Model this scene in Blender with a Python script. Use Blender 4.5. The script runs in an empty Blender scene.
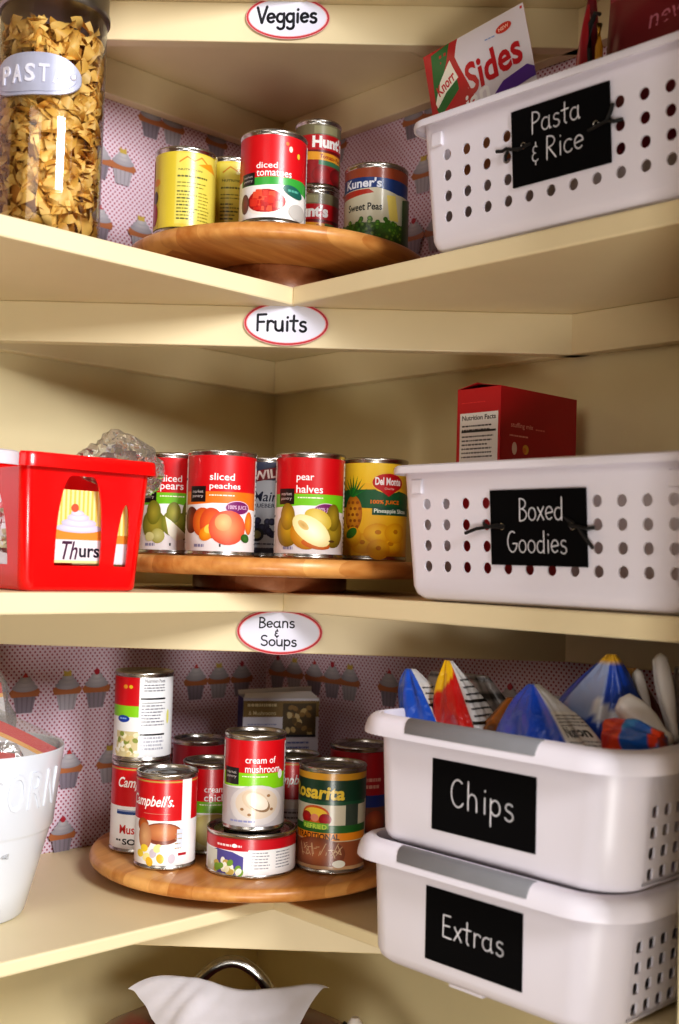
import bpy, bmesh, math, random
from mathutils import Vector, Matrix
PI = math.pi
sc = bpy.context.scene
col = sc.collection
random.seed(7)

# ------------------------------------------------------------------ colour + materials
def lin(c):
    def f(v):
        v = v / 255.0
        return v / 12.92 if v <= 0.04045 else ((v + 0.055) / 1.055) ** 2.4
    return (f(c[0]), f(c[1]), f(c[2]), 1.0)

def new_mat(name):
    m = bpy.data.materials.new(name); m.use_nodes = True
    nt = m.node_tree; b = nt.nodes['Principled BSDF']
    return m, nt, b

def simple(name, c, rough=0.5, metal=0.0, noise=0.0, nscale=40, bump=0.0, coat=0.0):
    m, nt, b = new_mat(name)
    b.inputs['Base Color'].default_value = lin(c)
    b.inputs['Roughness'].default_value = rough
    b.inputs['Metallic'].default_value = metal
    b.inputs['Coat Weight'].default_value = coat
    if noise or bump:
        tc = nt.nodes.new('ShaderNodeTexCoord'); n = nt.nodes.new('ShaderNodeTexNoise')
        n.inputs['Scale'].default_value = nscale; n.inputs['Detail'].default_value = 4
        nt.links.new(tc.outputs['Object'], n.inputs['Vector'])
        if noise:
            r = nt.nodes.new('ShaderNodeValToRGB'); l = lin(c)
            r.color_ramp.elements[0].position = .3; r.color_ramp.elements[1].position = .7
            r.color_ramp.elements[0].color = (l[0] * (1 - noise), l[1] * (1 - noise), l[2] * (1 - noise * 1.2), 1)
            r.color_ramp.elements[1].color = l
            nt.links.new(n.outputs['Fac'], r.inputs['Fac']); nt.links.new(r.outputs['Color'], b.inputs['Base Color'])
        if bump:
            bp = nt.nodes.new('ShaderNodeBump'); bp.inputs['Strength'].default_value = bump
            bp.inputs['Distance'].default_value = .002
            nt.links.new(n.outputs['Fac'], bp.inputs['Height']); nt.links.new(bp.outputs['Normal'], b.inputs['Normal'])
    return m

def printed(name, rough=.4, metal=0.0, coat=0.0, bump=0.0):
    m, nt, b = new_mat(name)
    a = nt.nodes.new('ShaderNodeAttribute'); a.attribute_name = 'Col'
    nt.links.new(a.outputs['Color'], b.inputs['Base Color'])
    b.inputs['Roughness'].default_value = rough; b.inputs['Metallic'].default_value = metal
    b.inputs['Coat Weight'].default_value = coat; b.inputs['Coat Roughness'].default_value = .15
    if bump:
        tc = nt.nodes.new('ShaderNodeTexCoord'); n = nt.nodes.new('ShaderNodeTexNoise'); n.inputs['Scale'].default_value = 55; n.inputs['Detail'].default_value = 2; n.inputs['Distortion'].default_value = .8
        bp = nt.nodes.new('ShaderNodeBump'); bp.inputs['Strength'].default_value = bump; bp.inputs['Distance'].default_value = .006
        nt.links.new(tc.outputs['Object'], n.inputs['Vector']); nt.links.new(n.outputs['Fac'], bp.inputs['Height']); nt.links.new(bp.outputs['Normal'], b.inputs['Normal'])
    return m

def wood_mat(name, c0, c1, axis='X'):
    m, nt, b = new_mat(name)
    tc = nt.nodes.new('ShaderNodeTexCoord'); mp = nt.nodes.new('ShaderNodeMapping')
    mp.inputs['Scale'].default_value = (3, 22, 22)
    w = nt.nodes.new('ShaderNodeTexNoise'); w.inputs['Scale'].default_value = 4; w.inputs['Detail'].default_value = 6
    mp2 = nt.nodes.new('ShaderNodeMapping'); mp2.inputs['Scale'].default_value = (4, 24, 1)
    v = nt.nodes.new('ShaderNodeTexVoronoi'); v.inputs['Scale'].default_value = 1.0
    mx = nt.nodes.new('ShaderNodeMixRGB'); mx.blend_type = 'MIX'; mx.inputs[0].default_value = .45
    r = nt.nodes.new('ShaderNodeValToRGB')
    r.color_ramp.elements[0].color = lin(c0); r.color_ramp.elements[1].color = lin(c1)
    r.color_ramp.elements[0].position = .3; r.color_ramp.elements[1].position = .72
    L = nt.links.new
    L(tc.outputs['Object'], mp.inputs['Vector']); L(mp.outputs['Vector'], w.inputs['Vector'])
    L(tc.outputs['Object'], mp2.inputs['Vector']); L(mp2.outputs['Vector'], v.inputs['Vector'])
    L(w.outputs['Fac'], mx.inputs[1]); L(v.outputs['Color'], mx.inputs[2])
    L(mx.outputs['Color'], r.inputs['Fac']); L(r.outputs['Color'], b.inputs['Base Color'])
    b.inputs['Roughness'].default_value = .35
    return m

def clear_mat(name, tint=(255, 255, 255), refl=.12, haze=0.0, bump=0.0):
    m = bpy.data.materials.new(name); m.use_nodes = True
    nt = m.node_tree; nt.nodes.clear(); L = nt.links.new
    out = nt.nodes.new('ShaderNodeOutputMaterial'); t = nt.nodes.new('ShaderNodeBsdfTransparent')
    g = nt.nodes.new('ShaderNodeBsdfGlossy'); g.inputs['Roughness'].default_value = .06
    t.inputs['Color'].default_value = lin(tint)
    mx = nt.nodes.new('ShaderNodeMixShader'); lw = nt.nodes.new('ShaderNodeLayerWeight'); lw.inputs['Blend'].default_value = refl * 2
    mm = nt.nodes.new('ShaderNodeMath'); mm.operation = 'MULTIPLY_ADD'
    mm.inputs[1].default_value = .75; mm.inputs[2].default_value = refl * .3
    L(lw.outputs['Fresnel'], mm.inputs[0]); L(mm.outputs[0], mx.inputs['Fac'])
    L(t.outputs[0], mx.inputs[1]); L(g.outputs[0], mx.inputs[2])
    last = mx
    if haze:
        d = nt.nodes.new('ShaderNodeBsdfDiffuse'); d.inputs['Color'].default_value = (.8, .8, .8, 1)
        m2 = nt.nodes.new('ShaderNodeMixShader'); m2.inputs['Fac'].default_value = haze
        L(mx.outputs[0], m2.inputs[1]); L(d.outputs[0], m2.inputs[2]); last = m2
    if bump:
        tc = nt.nodes.new('ShaderNodeTexCoord'); n = nt.nodes.new('ShaderNodeTexNoise'); n.inputs['Scale'].default_value = 60
        bp = nt.nodes.new('ShaderNodeBump'); bp.inputs['Strength'].default_value = bump; bp.inputs['Distance'].default_value = .004
        L(tc.outputs['Object'], n.inputs['Vector']); L(n.outputs['Fac'], bp.inputs['Height']); L(bp.outputs['Normal'], g.inputs['Normal'])
    L(last.outputs[0], out.inputs['Surface'])
    return m

def dot_paper(name, ax):
    m, nt, b = new_mat(name); L = nt.links.new
    tc = nt.nodes.new('ShaderNodeTexCoord'); sp = nt.nodes.new('ShaderNodeSeparateXYZ')
    L(tc.outputs['Object'], sp.inputs[0])
    def mth(op, a, bb=None, c=None):
        n = nt.nodes.new('ShaderNodeMath'); n.operation = op
        for i, v in enumerate((a, bb, c)):
            if v is None: continue
            if isinstance(v, (int, float)): n.inputs[i].default_value = v
            else: L(v, n.inputs[i])
        return n.outputs[0]
    u = mth('DIVIDE', sp.outputs[ax], .0066); v = mth('DIVIDE', sp.outputs['Z'], .0074)
    row = mth('FLOOR', mth('MULTIPLY', v, 2.0))
    odd = mth('MULTIPLY', mth('MODULO', mth('ABSOLUTE', row), 2.0), .5)
    fu = mth('SUBTRACT', mth('FRACT', mth('ADD', u, odd)), .5)
    fv = mth('SUBTRACT', mth('FRACT', mth('MULTIPLY', v, 2.0)), .5)
    d = mth('ADD', mth('POWER', mth('MULTIPLY', fu, .0066), 2), mth('POWER', mth('MULTIPLY', fv, .0037), 2))
    isd = mth('LESS_THAN', d, .00125 ** 2)
    mx = nt.nodes.new('ShaderNodeMixRGB'); mx.inputs[1].default_value = lin((226, 206, 219)); mx.inputs[2].default_value = lin((160, 66, 88))
    L(isd, mx.inputs[0]); L(mx.outputs[0], b.inputs['Base Color']); b.inputs['Roughness'].default_value = .55
    return m

CREAM = simple('cream_paint', (233, 217, 178), .42, noise=.05, nscale=9, bump=.05)
WALLP = simple('wall_paint', (230, 216, 174), .55, noise=.06, nscale=6, bump=.08)
WHITE = simple('white_plastic', (230, 225, 234), .36, noise=.02, nscale=8)
WHITE2 = simple('glossy_white_ceramic', (218, 223, 232), .25, coat=.3)
GREY = simple('grey_rubber', (128, 128, 132), .5, noise=.06, nscale=60)
STEEL = simple('tin_steel', (196, 192, 186), .27, 1.0, noise=.12, nscale=30)
DARKSTEEL = simple('lid_steel', (150, 150, 150), .25, 1.0)
PEWTER = simple('pewter_plate', (176, 178, 198), .45, .35, noise=.08, nscale=80)
RED = simple('red_plastic', (224, 6, 10), .25, coat=.3)
DRED = simple('dark_red_enamel', (110, 12, 20), .3, coat=.4)
BLACK = simple('black_ribbon', (14, 12, 13), .6, noise=.2, nscale=200)
BLACKP = simple('black_plastic', (20, 19, 20), .4)
WOOD = wood_mat('bamboo_wood', (182, 116, 54), (230, 174, 104))
WOODD = wood_mat('foot_wood', (150, 92, 54), (205, 150, 110))
PRINT = printed('printed_paper', .38, coat=.25)
FOIL = printed('printed_foil', .32, coat=.5, bump=.55)
PACK = printed('printed_packet', .4, coat=.3)
MATTE = printed('chalk_and_ink', .75)
TAGM = printed('chalkboard', .95)
TAGM.node_tree.nodes['Principled BSDF'].inputs['Specular IOR Level'].default_value = .12
CARD = printed('printed_card', .5)
GLASS = clear_mat('clear_glass', (250, 252, 250), .14)
FILM = clear_mat('clear_film', (246, 246, 246), .22, haze=.10, bump=.9)
BAGW = simple('white_bag_plastic', (206, 202, 208), .3, noise=.08, nscale=40)
CLIPW = simple('clip_white', (222, 216, 212), .35)
DOTX = dot_paper('dotted_paper_left', 'X'); DOTY = dot_paper('dotted_paper_right', 'Y')

# ------------------------------------------------------------------ mesh helpers
class M:
    def __init__(s): s.v = []; s.f = []; s.c = []; s.mi = []; s.n = None
    def add(s, vs, fs, c=None, mi=0):
        o = len(s.v); s.v += [tuple(p) for p in vs]
        s.f += [tuple(o + i for i in f) for f in fs]; s.mi += [mi] * len(fs)
        if c is None: c = (1, 1, 1, 1)
        if isinstance(c, list): s.c += c
        else: s.c += [c] * len(vs)
    def box(s, x0, x1, y0, y1, z0, z1, c=None, mi=0):
        s.add([(x0, y0, z0), (x1, y0, z0), (x1, y1, z0), (x0, y1, z0), (x0, y0, z1), (x1, y0, z1), (x1, y1, z1), (x0, y1, z1)],
              [(0, 3, 2, 1), (4, 5, 6, 7), (0, 1, 5, 4), (1, 2, 6, 5), (2, 3, 7, 6), (3, 0, 4, 7)], c, mi)
    def lathe(s, prof, n=64, c=None, cap0=True, cap1=True, mi=0):
        vs = []; fs = []
        for r, z in prof:
            for i in range(n):
                a = 2 * PI * i / n; vs.append((r * math.cos(a), r * math.sin(a), z))
        for k in range(len(prof) - 1):
            for i in range(n):
                j = (i + 1) % n; fs.append((k * n + i, k * n + j, (k + 1) * n + j, (k + 1) * n + i))
        if cap0: fs.append(tuple(range(n))[::-1])
        if cap1: fs.append(tuple((len(prof) - 1) * n + i for i in range(n)))
        s.add(vs, fs, c, mi)
    def tube(s, pts, r, n=8, c=None, mi=0):
        pts = [Vector(p) for p in pts]; vs = []; fs = []; m = len(pts)
        rr = r if isinstance(r, (list, tuple)) else [r] * m
        up = Vector((0, 0, 1))
        for i, p in enumerate(pts):
            t = (pts[min(i + 1, m - 1)] - pts[max(i - 1, 0)]).normalized()
            a = t.cross(up)
            if a.length < .01: a = t.cross(Vector((1, 0, 0)))
            a.normalize(); b = t.cross(a)
            for k in range(n):
                q = 2 * PI * k / n; vs.append(p + a * rr[i] * math.cos(q) + b * rr[i] * math.sin(q))
        for i in range(m - 1):
            for k in range(n):
                l = (k + 1) % n; fs.append((i * n + k, i * n + l, (i + 1) * n + l, (i + 1) * n + k))
        fs.append(tuple(range(n))[::-1]); fs.append(tuple((m - 1) * n + k for k in range(n)))
        s.add(vs, fs, c, mi)
    def grid(s, fn, nu, nv, cf=None, mi=0, wrap=False):
        vs = []; cs = []; fs = []
        cols = nu if wrap else nu + 1
        for j in range(nv + 1):
            for i in range(cols):
                vs.append(fn(i / nu, j / nv)); cs.append(cf(i / nu, j / nv) if cf else (1, 1, 1, 1))
        for j in range(nv):
            for i in range(nu):
                i2 = (i + 1) % cols
                fs.append((j * cols + i, j * cols + i2, (j + 1) * cols + i2, (j + 1) * cols + i))
        s.add(vs, fs, cs, mi)

def build(name, m, mats, parent=None, origin=None, smooth=40, bevel=0, solid=0, kind=None, recalc=False):
    me = bpy.data.meshes.new(name)
    vs = m.v
    if origin is not None: vs = [(x - origin[0], y - origin[1], z - origin[2]) for x, y, z in vs]
    me.from_pydata(vs, [], m.f)
    at = me.color_attributes.new('Col', 'FLOAT_COLOR', 'POINT')
    at.data.foreach_set('color', [k for c in m.c for k in c])
    if not isinstance(mats, (list, tuple)): mats = [mats]
    for x in mats: me.materials.append(x)
    me.polygons.foreach_set('material_index', m.mi)
    if recalc:
        bm = bmesh.new(); bm.from_mesh(me); bmesh.ops.remove_doubles(bm, verts=bm.verts, dist=1e-6)
        zs = [v.co.z for v in bm.verts]; mid = Vector((sum((v.co.x for v in bm.verts)) / len(zs), sum((v.co.y for v in bm.verts)) / len(zs), min(zs) + .6 * (max(zs) - min(zs))))
        xs = [v.co.x for v in bm.verts]; ys = [v.co.y for v in bm.verts]; mid.x = (min(xs) + max(xs)) / 2; mid.y = (min(ys) + max(ys)) / 2
        bm.normal_update()
        for f in bm.faces:      # every face of a tub looks away from its middle
            if f.normal.dot(f.calc_center_median() - mid) < 0: f.normal_flip()
        bm.to_mesh(me); bm.free()
    if smooth:
        me.polygons.foreach_set('use_smooth', [True] * len(me.polygons))
        if smooth < 180: me.set_sharp_from_angle(angle=math.radians(smooth))
    if m.n is not None: me.normals_split_custom_set_from_vertices(m.n)
    me.update()
    o = bpy.data.objects.new(name, me); col.objects.link(o)
    if parent: o.parent = parent
    elif origin is not None: o.location = origin
    if bevel:
        b = o.modifiers.new('bevel', 'BEVEL'); b.width = bevel; b.segments = 2; b.limit_method = 'ANGLE'; b.angle_limit = math.radians(40)
    if solid:
        b = o.modifiers.new('solid', 'SOLIDIFY'); b.thickness = solid; b.offset = -1
        bpy.context.view_layer.update(); dg = bpy.context.evaluated_depsgraph_get()
        me2 = bpy.data.meshes.new_from_object(o.evaluated_get(dg)); o.modifiers.clear(); o.data = me2; me2.name = name
        if smooth: me2.set_sharp_from_angle(angle=math.radians(smooth))
    if kind: o['kind'] = kind
    return o

def tag(o, label, cat, group=None):
    o['label'] = label; o['category'] = cat
    if group: o['group'] = group
    return o
def thing(name, label, cat, loc, rz=0, group=None):
    o = bpy.data.objects.new(name, None); col.objects.link(o); o.empty_display_size = .02
    o.location = loc; o.rotation_euler = (0, 0, rz)
    return tag(o, label, cat, group)

# ------------------------------------------------------------------ text + flat artwork
_tc = {}
def text_mesh(s, bold=0.0, shear=0.0, depth=0.0):
    k = (s, bold, shear, depth)
    if k in _tc: return _tc[k]
    cu = bpy.data.curves.new('t', 'FONT'); cu.body = s; cu.offset = bold; cu.shear = shear; cu.resolution_u = 3
    cu.extrude = depth
    o = bpy.data.objects.new('t', cu); col.objects.link(o); bpy.context.view_layer.update()
    dg = bpy.context.evaluated_depsgraph_get()
    me = bpy.data.meshes.new_from_object(o.evaluated_get(dg))
    vs = [tuple(v.co) for v in me.vertices]; fs = [tuple(p.vertices) for p in me.polygons]
    bpy.data.objects.remove(o); bpy.data.curves.remove(cu); bpy.data.meshes.remove(me)
    xs = [v[0] for v in vs]; ys = [v[1] for v in vs]
    x0, x1, y0, y1 = min(xs), max(xs), min(ys), max(ys)
    vs = [((v[0] - (x0 + x1) / 2) / (x1 - x0), (v[1] - (y0 + y1) / 2) / (y1 - y0), v[2]) for v in vs]
    _tc[k] = (vs, fs); return _tc[k]

class Art:
    """layers of flat coloured shapes in millimetres, later laid on a surface"""
    def __init__(s): s.sh = []; s.L = 0
    def _p(s, vs, fs, c, up=True):
        if up: s.L += 1
        cs = c if isinstance(c, list) else [c] * len(vs)
        s.sh.append((vs, fs, cs, s.L))
    def rect(s, u0, v0, u1, v1, c, c2=None):
        c = lin(c); c2 = lin(c2) if c2 else c
        s._p([(u0, v0), (u1, v0), (u1, v1), (u0, v1)], [(0, 1, 2, 3)], [c, c, c2, c2])
    def poly(s, pts, c): s._p(pts, [tuple(range(len(pts)))], lin(c))
    def ell(s, cu, cv, ru, rv, c, edge=None, n=22, rot=0, a0=0, a1=360):
        ca, sa = math.cos(math.radians(rot)), math.sin(math.radians(rot))
        P = []
        full = abs(a1 - a0) >= 360
        for i in range(n if full else n + 1):
            a = math.radians(a0 + (a1 - a0) * i / n); x, y = ru * math.cos(a), rv * math.sin(a)
            P.append((cu + x * ca - y * sa, cv + x * sa + y * ca))
        if edge is None: s._p(P, [tuple(range(len(P)))], lin(c))
        else:
            m = len(P)
            s._p([(cu, cv)] + P, [(0, 1 + i, 1 + (i + 1) % m) for i in range(m if full else m - 1)], [lin(c)] + [lin(edge)] * m)
    def text(s, t, cu, cv, w, h, c, bold=0.0, shear=0.0, rot=0):
        vs, fs = text_mesh(t, bold, shear); ca, sa = math.cos(math.radians(rot)), math.sin(math.radians(rot))
        P = [(cu + x * w * ca - y * h * sa, cv + x * w * sa + y * h * ca) for x, y, _ in vs]
        s._p(P, fs, lin(c))
    def stroke(s, pts, w, c, up=True):
        c = lin(c); vs = []; fs = []
        for (x0, y0), (x1, y1) in zip(pts, pts[1:]):
            dx, dy = x1 - x0, y1 - y0; l = math.hypot(dx, dy) or 1e-9; nx, ny = -dy / l * w / 2, dx / l * w / 2
            o = len(vs); vs += [(x0 + nx, y0 + ny), (x0 - nx, y0 - ny), (x1 - nx, y1 - ny), (x1 + nx, y1 + ny)]; fs.append((o, o + 1, o + 2, o + 3))
        for (x, y) in pts:
            o = len(vs); vs += [(x + w / 2 * math.cos(k * PI / 4), y + w / 2 * math.sin(k * PI / 4)) for k in range(8)]; fs.append(tuple(range(o, o + 8)))
        s._p(vs, fs, c, up)
    def lines(s, u0, v1, u1, n, dv, c, h=.9, seed=1, gap=.25):
        """rows of tiny unreadable print"""
        rnd = random.Random(seed); vs = []; fs = []
        for k in range(n):
            v = v1 - k * dv; u = u0
            end = u1 - rnd.random() * (u1 - u0) * .25
            while u < end:
                l = min(end - u, 1.2 + rnd.random() * 4); o = len(vs)
                vs += [(u, v), (u + l, v), (u + l, v + h), (u, v + h)]; fs.append((o, o + 1, o + 2, o + 3)); u += l + .8
        if vs: s._p(vs, fs, lin(c))
    def nutrition(s, u0, v0, u1, v1, seed=1, bg=(236, 234, 232)):
        s.rect(u0, v0, u1, v1, bg); h = v1 - v0; w = u1 - u0; k = (30, 30, 34)
        s.text('Nutrition Facts', (u0 + u1) / 2, v1 - h * .06, w * .88, h * .06, k, .02)
        s.lines(u0 + w * .06, v1 - h * .17, u1 - w * .06, 2, h * .05, k, h * .018, seed)
        s.rect(u0 + w * .05, v1 - h * .24, u1 - w * .05, v1 - h * .215, k)
        s.lines(u0 + w * .06, v1 - h * .30, u1 - w * .06, 6, h * .05, (80, 80, 84), h * .018, seed + 1)
        s.rect(u0 + w * .05, v1 - h * .63, u1 - w * .05, v1 - h * .605, k)
        s.lines(u0 + w * .06, v1 - h * .70, u1 - w * .06, 6, h * .05, (110, 110, 114), h * .016, seed + 2)
    def wrap(s, fn, eps, ustep=0, vstep=0, nf=None):
        out = M(); nor = []
        for vs, fs, cs, L in s.sh:
            bm = bmesh.new(); cl = bm.verts.layers.float_color.new('c'); bv = []
            for p, c in zip(vs, cs):
                q = bm.verts.new((p[0], p[1], 0)); q[cl] = c; bv.append(q)
            for f in fs:
                try: bm.faces.new([bv[i] for i in f])
                except ValueError: pass
            for ax, st in ((0, ustep), (1, vstep)):
                if not st: continue
                lo = min(p[ax] for p in vs); hi = max(p[ax] for p in vs)
                k = math.ceil(lo / st - 1e-6)
                while k * st < hi:
                    co = [0, 0, 0]; co[ax] = k * st; no = [0, 0, 0]; no[ax] = 1
                    bmesh.ops.bisect_plane(bm, geom=bm.verts[:] + bm.edges[:] + bm.faces[:], dist=1e-5, plane_co=co, plane_no=no)
                    k += 1
            bmesh.ops.triangulate(bm, faces=[f for f in bm.faces if len(f.verts) > 4 or (len(f.verts) == 4)])
            bm.verts.index_update()
            for f in bm.faces:
                if f.normal.z < 0: f.normal_flip()
            P = [fn(v.co.x, v.co.y, eps * L) for v in bm.verts]
            out.add(P, [tuple(v.index for v in f.verts) for f in bm.faces], [tuple(v[cl]) for v in bm.verts])
            if nf: nor += [nf(v.co.x, v.co.y) for v in bm.verts]
            bm.free()
        if nf: out.n = nor
        return out

def arc(cx, cy, rx, ry, a0, a1, n=10):
    return [(cx + rx * math.cos(math.radians(a0 + (a1 - a0) * i / n)), cy + ry * math.sin(math.radians(a0 + (a1 - a0) * i / n))) for i in range(n + 1)]
GL = {  # hand lettering: strokes, advance width
    'P': ([[(.05, 0), (.08, 1)], [(.08, .98)] + arc(.12, .74, .40, .25, 90, -90)], .62),
    'a': ([arc(.28, .3, .24, .28, 60, 340, 12), [(.52, .6), (.50, .3), (.55, .02), (.62, .04)]], .72),
    's': ([arc(.26, .45, .17, .14, 40, 230, 8) + arc(.24, .15, .19, .16, 60, -150, 9)], .56),
    't': ([[(.22, .95), (.2, .1), (.3, .0)], [(.0, .62), (.44, .64)]], .52),
    '&': ([arc(.3, .62, .2, .18, 50, 270, 9) + arc(.3, .24, .27, .22, 100, 320, 9), [(.33, 1.0), (.33, .86)], [(.3, -.02), (.3, -.16)]], .7),
    'R': ([[(.05, 0), (.08, 1)], [(.08, .98)] + arc(.14, .75, .36, .24, 90, -90) + [(.16, .5), (.55, 0)]], .66),
    'i': ([[(.15, .58), (.15, .02)], [(.16, .82), (.17, .85)]], .32),
    'c': ([arc(.28, .3, .24, .28, 50, 320, 12)], .56),
    'e': ([[(.07, .3), (.5, .36)] + arc(.28, .32, .23, .28, 10, 315, 13)], .6),
    'B': ([[(.06, 0), (.08, 1)], [(.06, .98)] + arc(.14, .76, .34, .23, 90, -90) + arc(.14, .26, .4, .27, 90, -90) + [(.05, .0)]], .64),
    'o': ([arc(.28, .29, .24, .28, 90, 450, 16)], .62),
    'x': ([[(.05, .58), (.45, .02)], [(.45, .6), (.02, .0)]], .54),
    'd': ([arc(.27, .28, .23, .27, 60, 330, 12), [(.5, 1.0), (.5, .0)]], .64),
    'G': ([arc(.36, .5, .33, .48, 60, 350, 16) + [(.68, .42), (.4, .42)]], .78),
    'C': ([arc(.36, .5, .33, .5, 55, 320, 16)], .72),
    'h': ([[(.06, 1.02), (.06, 0)], [(.06, .36)] + arc(.27, .36, .2, .24, 170, 0, 8) + [(.48, 0)]], .64),
    'p': ([[(.08, .6), (.08, -.36)], arc(.3, .32, .22, .27, 150, -140, 12)], .62),
    'E': ([[(.5, .98), (.08, .98), (.06, .02), (.55, .0)], [(.07, .52), (.44, .53)]], .66),
    'r': ([[(.1, .6), (.1, 0)], [(.1, .38)] + arc(.3, .36, .2, .24, 160, 40, 6)], .5),
    'V': ([[(.0, 1.0), (.28, .0), (.6, 1.05)]], .6),
    'g': ([arc(.28, .32, .22, .27, 60, 330, 12), [(.5, .6), (.52, -.2)] + arc(.3, -.2, .22, .2, 0, -150, 8)], .62),
    'F': ([[(.6, 1.0), (.1, .96), (.1, .0)], [(.1, .52), (.48, .54)]], .6),
    'u': ([[(.06, .58)] + arc(.27, .2, .2, .19, 180, 350, 8) + [(.48, .6), (.5, .0)]], .62),
    'n': ([[(.08, .6), (.08, 0)], [(.08, .36)] + arc(.28, .36, .2, .24, 170, 0, 8) + [(.48, 0)]], .62),
    'S': ([arc(.3, .74, .24, .24, 40, 250, 9) + arc(.28, .26, .26, .26, 70, -150, 10)], .66),
    'T': ([[(.0, .98), (.62, 1.0)], [(.3, 1.0), (.26, .0)]], .6), ' ': ([], .35)}
def hand(art, t, u, v, size, w, c, tilt=0.0, sx=1.0, sp=1.0):
    x = u
    for ch in t:
        st, adv = GL[ch]
        for s_ in st:
            P = [(x + px * size * sx, v + py * size + (x + px * size - u) * tilt) for px, py in s_]
            art.stroke(P, w, c)
        x += adv * size * sx * sp
    return x

# ------------------------------------------------------------------ key places
D1, DR = .305, .2409                       # depth of the left and right shelf wings
Z1, Z2, Z3, Z4, Z0 = .3329, 0.0, -.3238, -.68, .6729
VX, VY, VZ = 1.0530, 1.2317, .0358         # viewpoint
XE, YE = 1.05, .83                         # where the wings end
def face(x, y): return math.atan2(VY - y, VX - x)

# ------------------------------------------------------------------ setting
m = M(); m.box(-.02, XE + .02, -.02, 0, -1.25, 1.0); WL = build('wall_left', m, WALLP, kind='structure', smooth=0)
m = M(); m.box(-.02, 0, 0, YE + .02, -1.25, 1.0); WR = build('wall_right', m, WALLP, kind='structure', smooth=0)
m = M(); m.box(-.02, .332, YE, YE + .09, -1.25, 1.0); build('wall_front', m, WALLP, kind='structure', smooth=0)
m = M(); m.box(-.5, 2.2, -.5, 2.6, -1.29, -1.25); build('floor', m, simple('floor_vinyl', (150, 128, 104), .5, noise=.2, nscale=5), kind='structure', smooth=0)

CUPA = Art()
def cupcake(a, u, v, k=1.0, tip=0):
    g = 1000
    c1 = [(150, 140, 152), (176, 170, 178), (138, 128, 140)][tip % 3]
    a.poly([(u - 15 * k, v - 2 * k), (u - 10 * k, v - 23 * k), (u + 10 * k, v - 23 * k), (u + 15 * k, v - 2 * k)], c1)
    for q in (-8, -2.7, 2.7, 8):
        a.poly([(u + q * 1.3 * k - 1.2 * k, v - 3 * k), (u + q * k - .8 * k, v - 23 * k), (u + q * k + .8 * k, v - 23 * k), (u + q * 1.3 * k + 1.2 * k, v - 3 * k)], tuple(int(x * .9) for x in c1))
    a.poly([(u - 20 * k, v + 1 * k), (u - 17 * k, v - 4.5 * k), (u + 17 * k, v - 4.5 * k), (u + 20 * k, v + 1 * k), (u + 16 * k, v + 5 * k), (u - 16 * k, v + 5 * k)], (176, 112, 72))
    a.ell(u, v + 6 * k, 16.5 * k, 5 * k, (180, 176, 180), (156, 152, 160))
    a.ell(u, v + 10.5 * k, 12.5 * k, 5 * k, (192, 188, 190), (166, 162, 170))
    a.ell(u, v + 15 * k, 8 * k, 4.4 * k, (198, 194, 196), (170, 168, 174))
    if tip % 3 == 0: a.ell(u, v + 20.5 * k, 3.6 * k, 3.8 * k, (178, 48, 62))
    elif tip % 3 == 1: a.poly([(u - 5 * k, v + 17 * k), (u + 5 * k, v + 17 * k), (u + 6 * k, v + 24 * k), (u + 1 * k, v + 22 * k), (u - 4 * k, v + 24 * k)], (198, 172, 84))
    else: a.poly([(u - 4 * k, v + 18 * k), (u + 4 * k, v + 18 * k), (u, v + 24 * k)], (190, 60, 60))

def paper(wall, side, z0, z1, ln, cups, dotm):
    a = Art()
    for i, (u, z, k) in enumerate(cups): cupcake(a, u * 1000, z * 1000, k, i)
    if side == 'L': fn = lambda u, v, e: (u / 1000, .0008 + e, v / 1000)
    else: fn = lambda u, v, e: (.0008 + e, u / 1000, v / 1000)
    mm = a.wrap(fn, 2e-5)
    mm.mi = [1] * len(mm.f)
    b = M()
    if side == 'L': b.add([(0, .0008, z0), (ln, .0008, z0), (ln, .0008, z1), (0, .0008, z1)], [(0, 1, 2, 3)])
    else: b.add([(.0008, 0, z0), (.0008, ln, z0), (.0008, ln, z1), (.0008, 0, z1)], [(0, 1, 2, 3)])
    mm.add(b.v, b.f, None, 0)
    build('wallpaper', mm, [dotm, CARD], wall, smooth=0, kind='structure')
row = lambda z, us, k=1.0: [(u, z, k) for u in us]
CL3 = row(-.131, [.045, .085, .124, .277, .318, .375, .415, .50, .54, .64, .70], 1.02) + row(-.226, [.10, .14, .255, .313, .41, .45, .56, .62], 1.0) + row(-.305, [.17, .21, .319, .47, .52, .66], .95)
CR3 = row(-.122, [.025, .060, .101, .136, .169, .240, .28, .36, .40, .43, .55, .59], 1.0) + row(-.216, [.05, .09, .17, .27, .31, .42, .46, .6], 1.0) + row(-.3, [.13, .2, .35, .5], .95)
CL1 = row(.60, [.12, .193, .228, .34, .42], 1.0) + row(.528, [.06, .10, .268, .303, .40, .44], 1.0) + row(.448, [.13, .17, .238, .30, .36, .46], 1.0)
CR1 = row(.60, [.06, .115, .255, .29, .40], 1.0) + row(.526, [.09, .15, .275, .31, .42], 1.0) + row(.448, [.05, .20, .262, .30, .4], 1.0)
paper(WL, 'L', Z3, -.0204, XE, CL3, DOTX); paper(WR, 'R', Z3, -.0204, YE, CR3, DOTY)
paper(WL, 'L', Z1, .6529, XE, CL1, DOTX); paper(WR, 'R', Z1, .6529, YE, CR1, DOTY)

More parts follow.
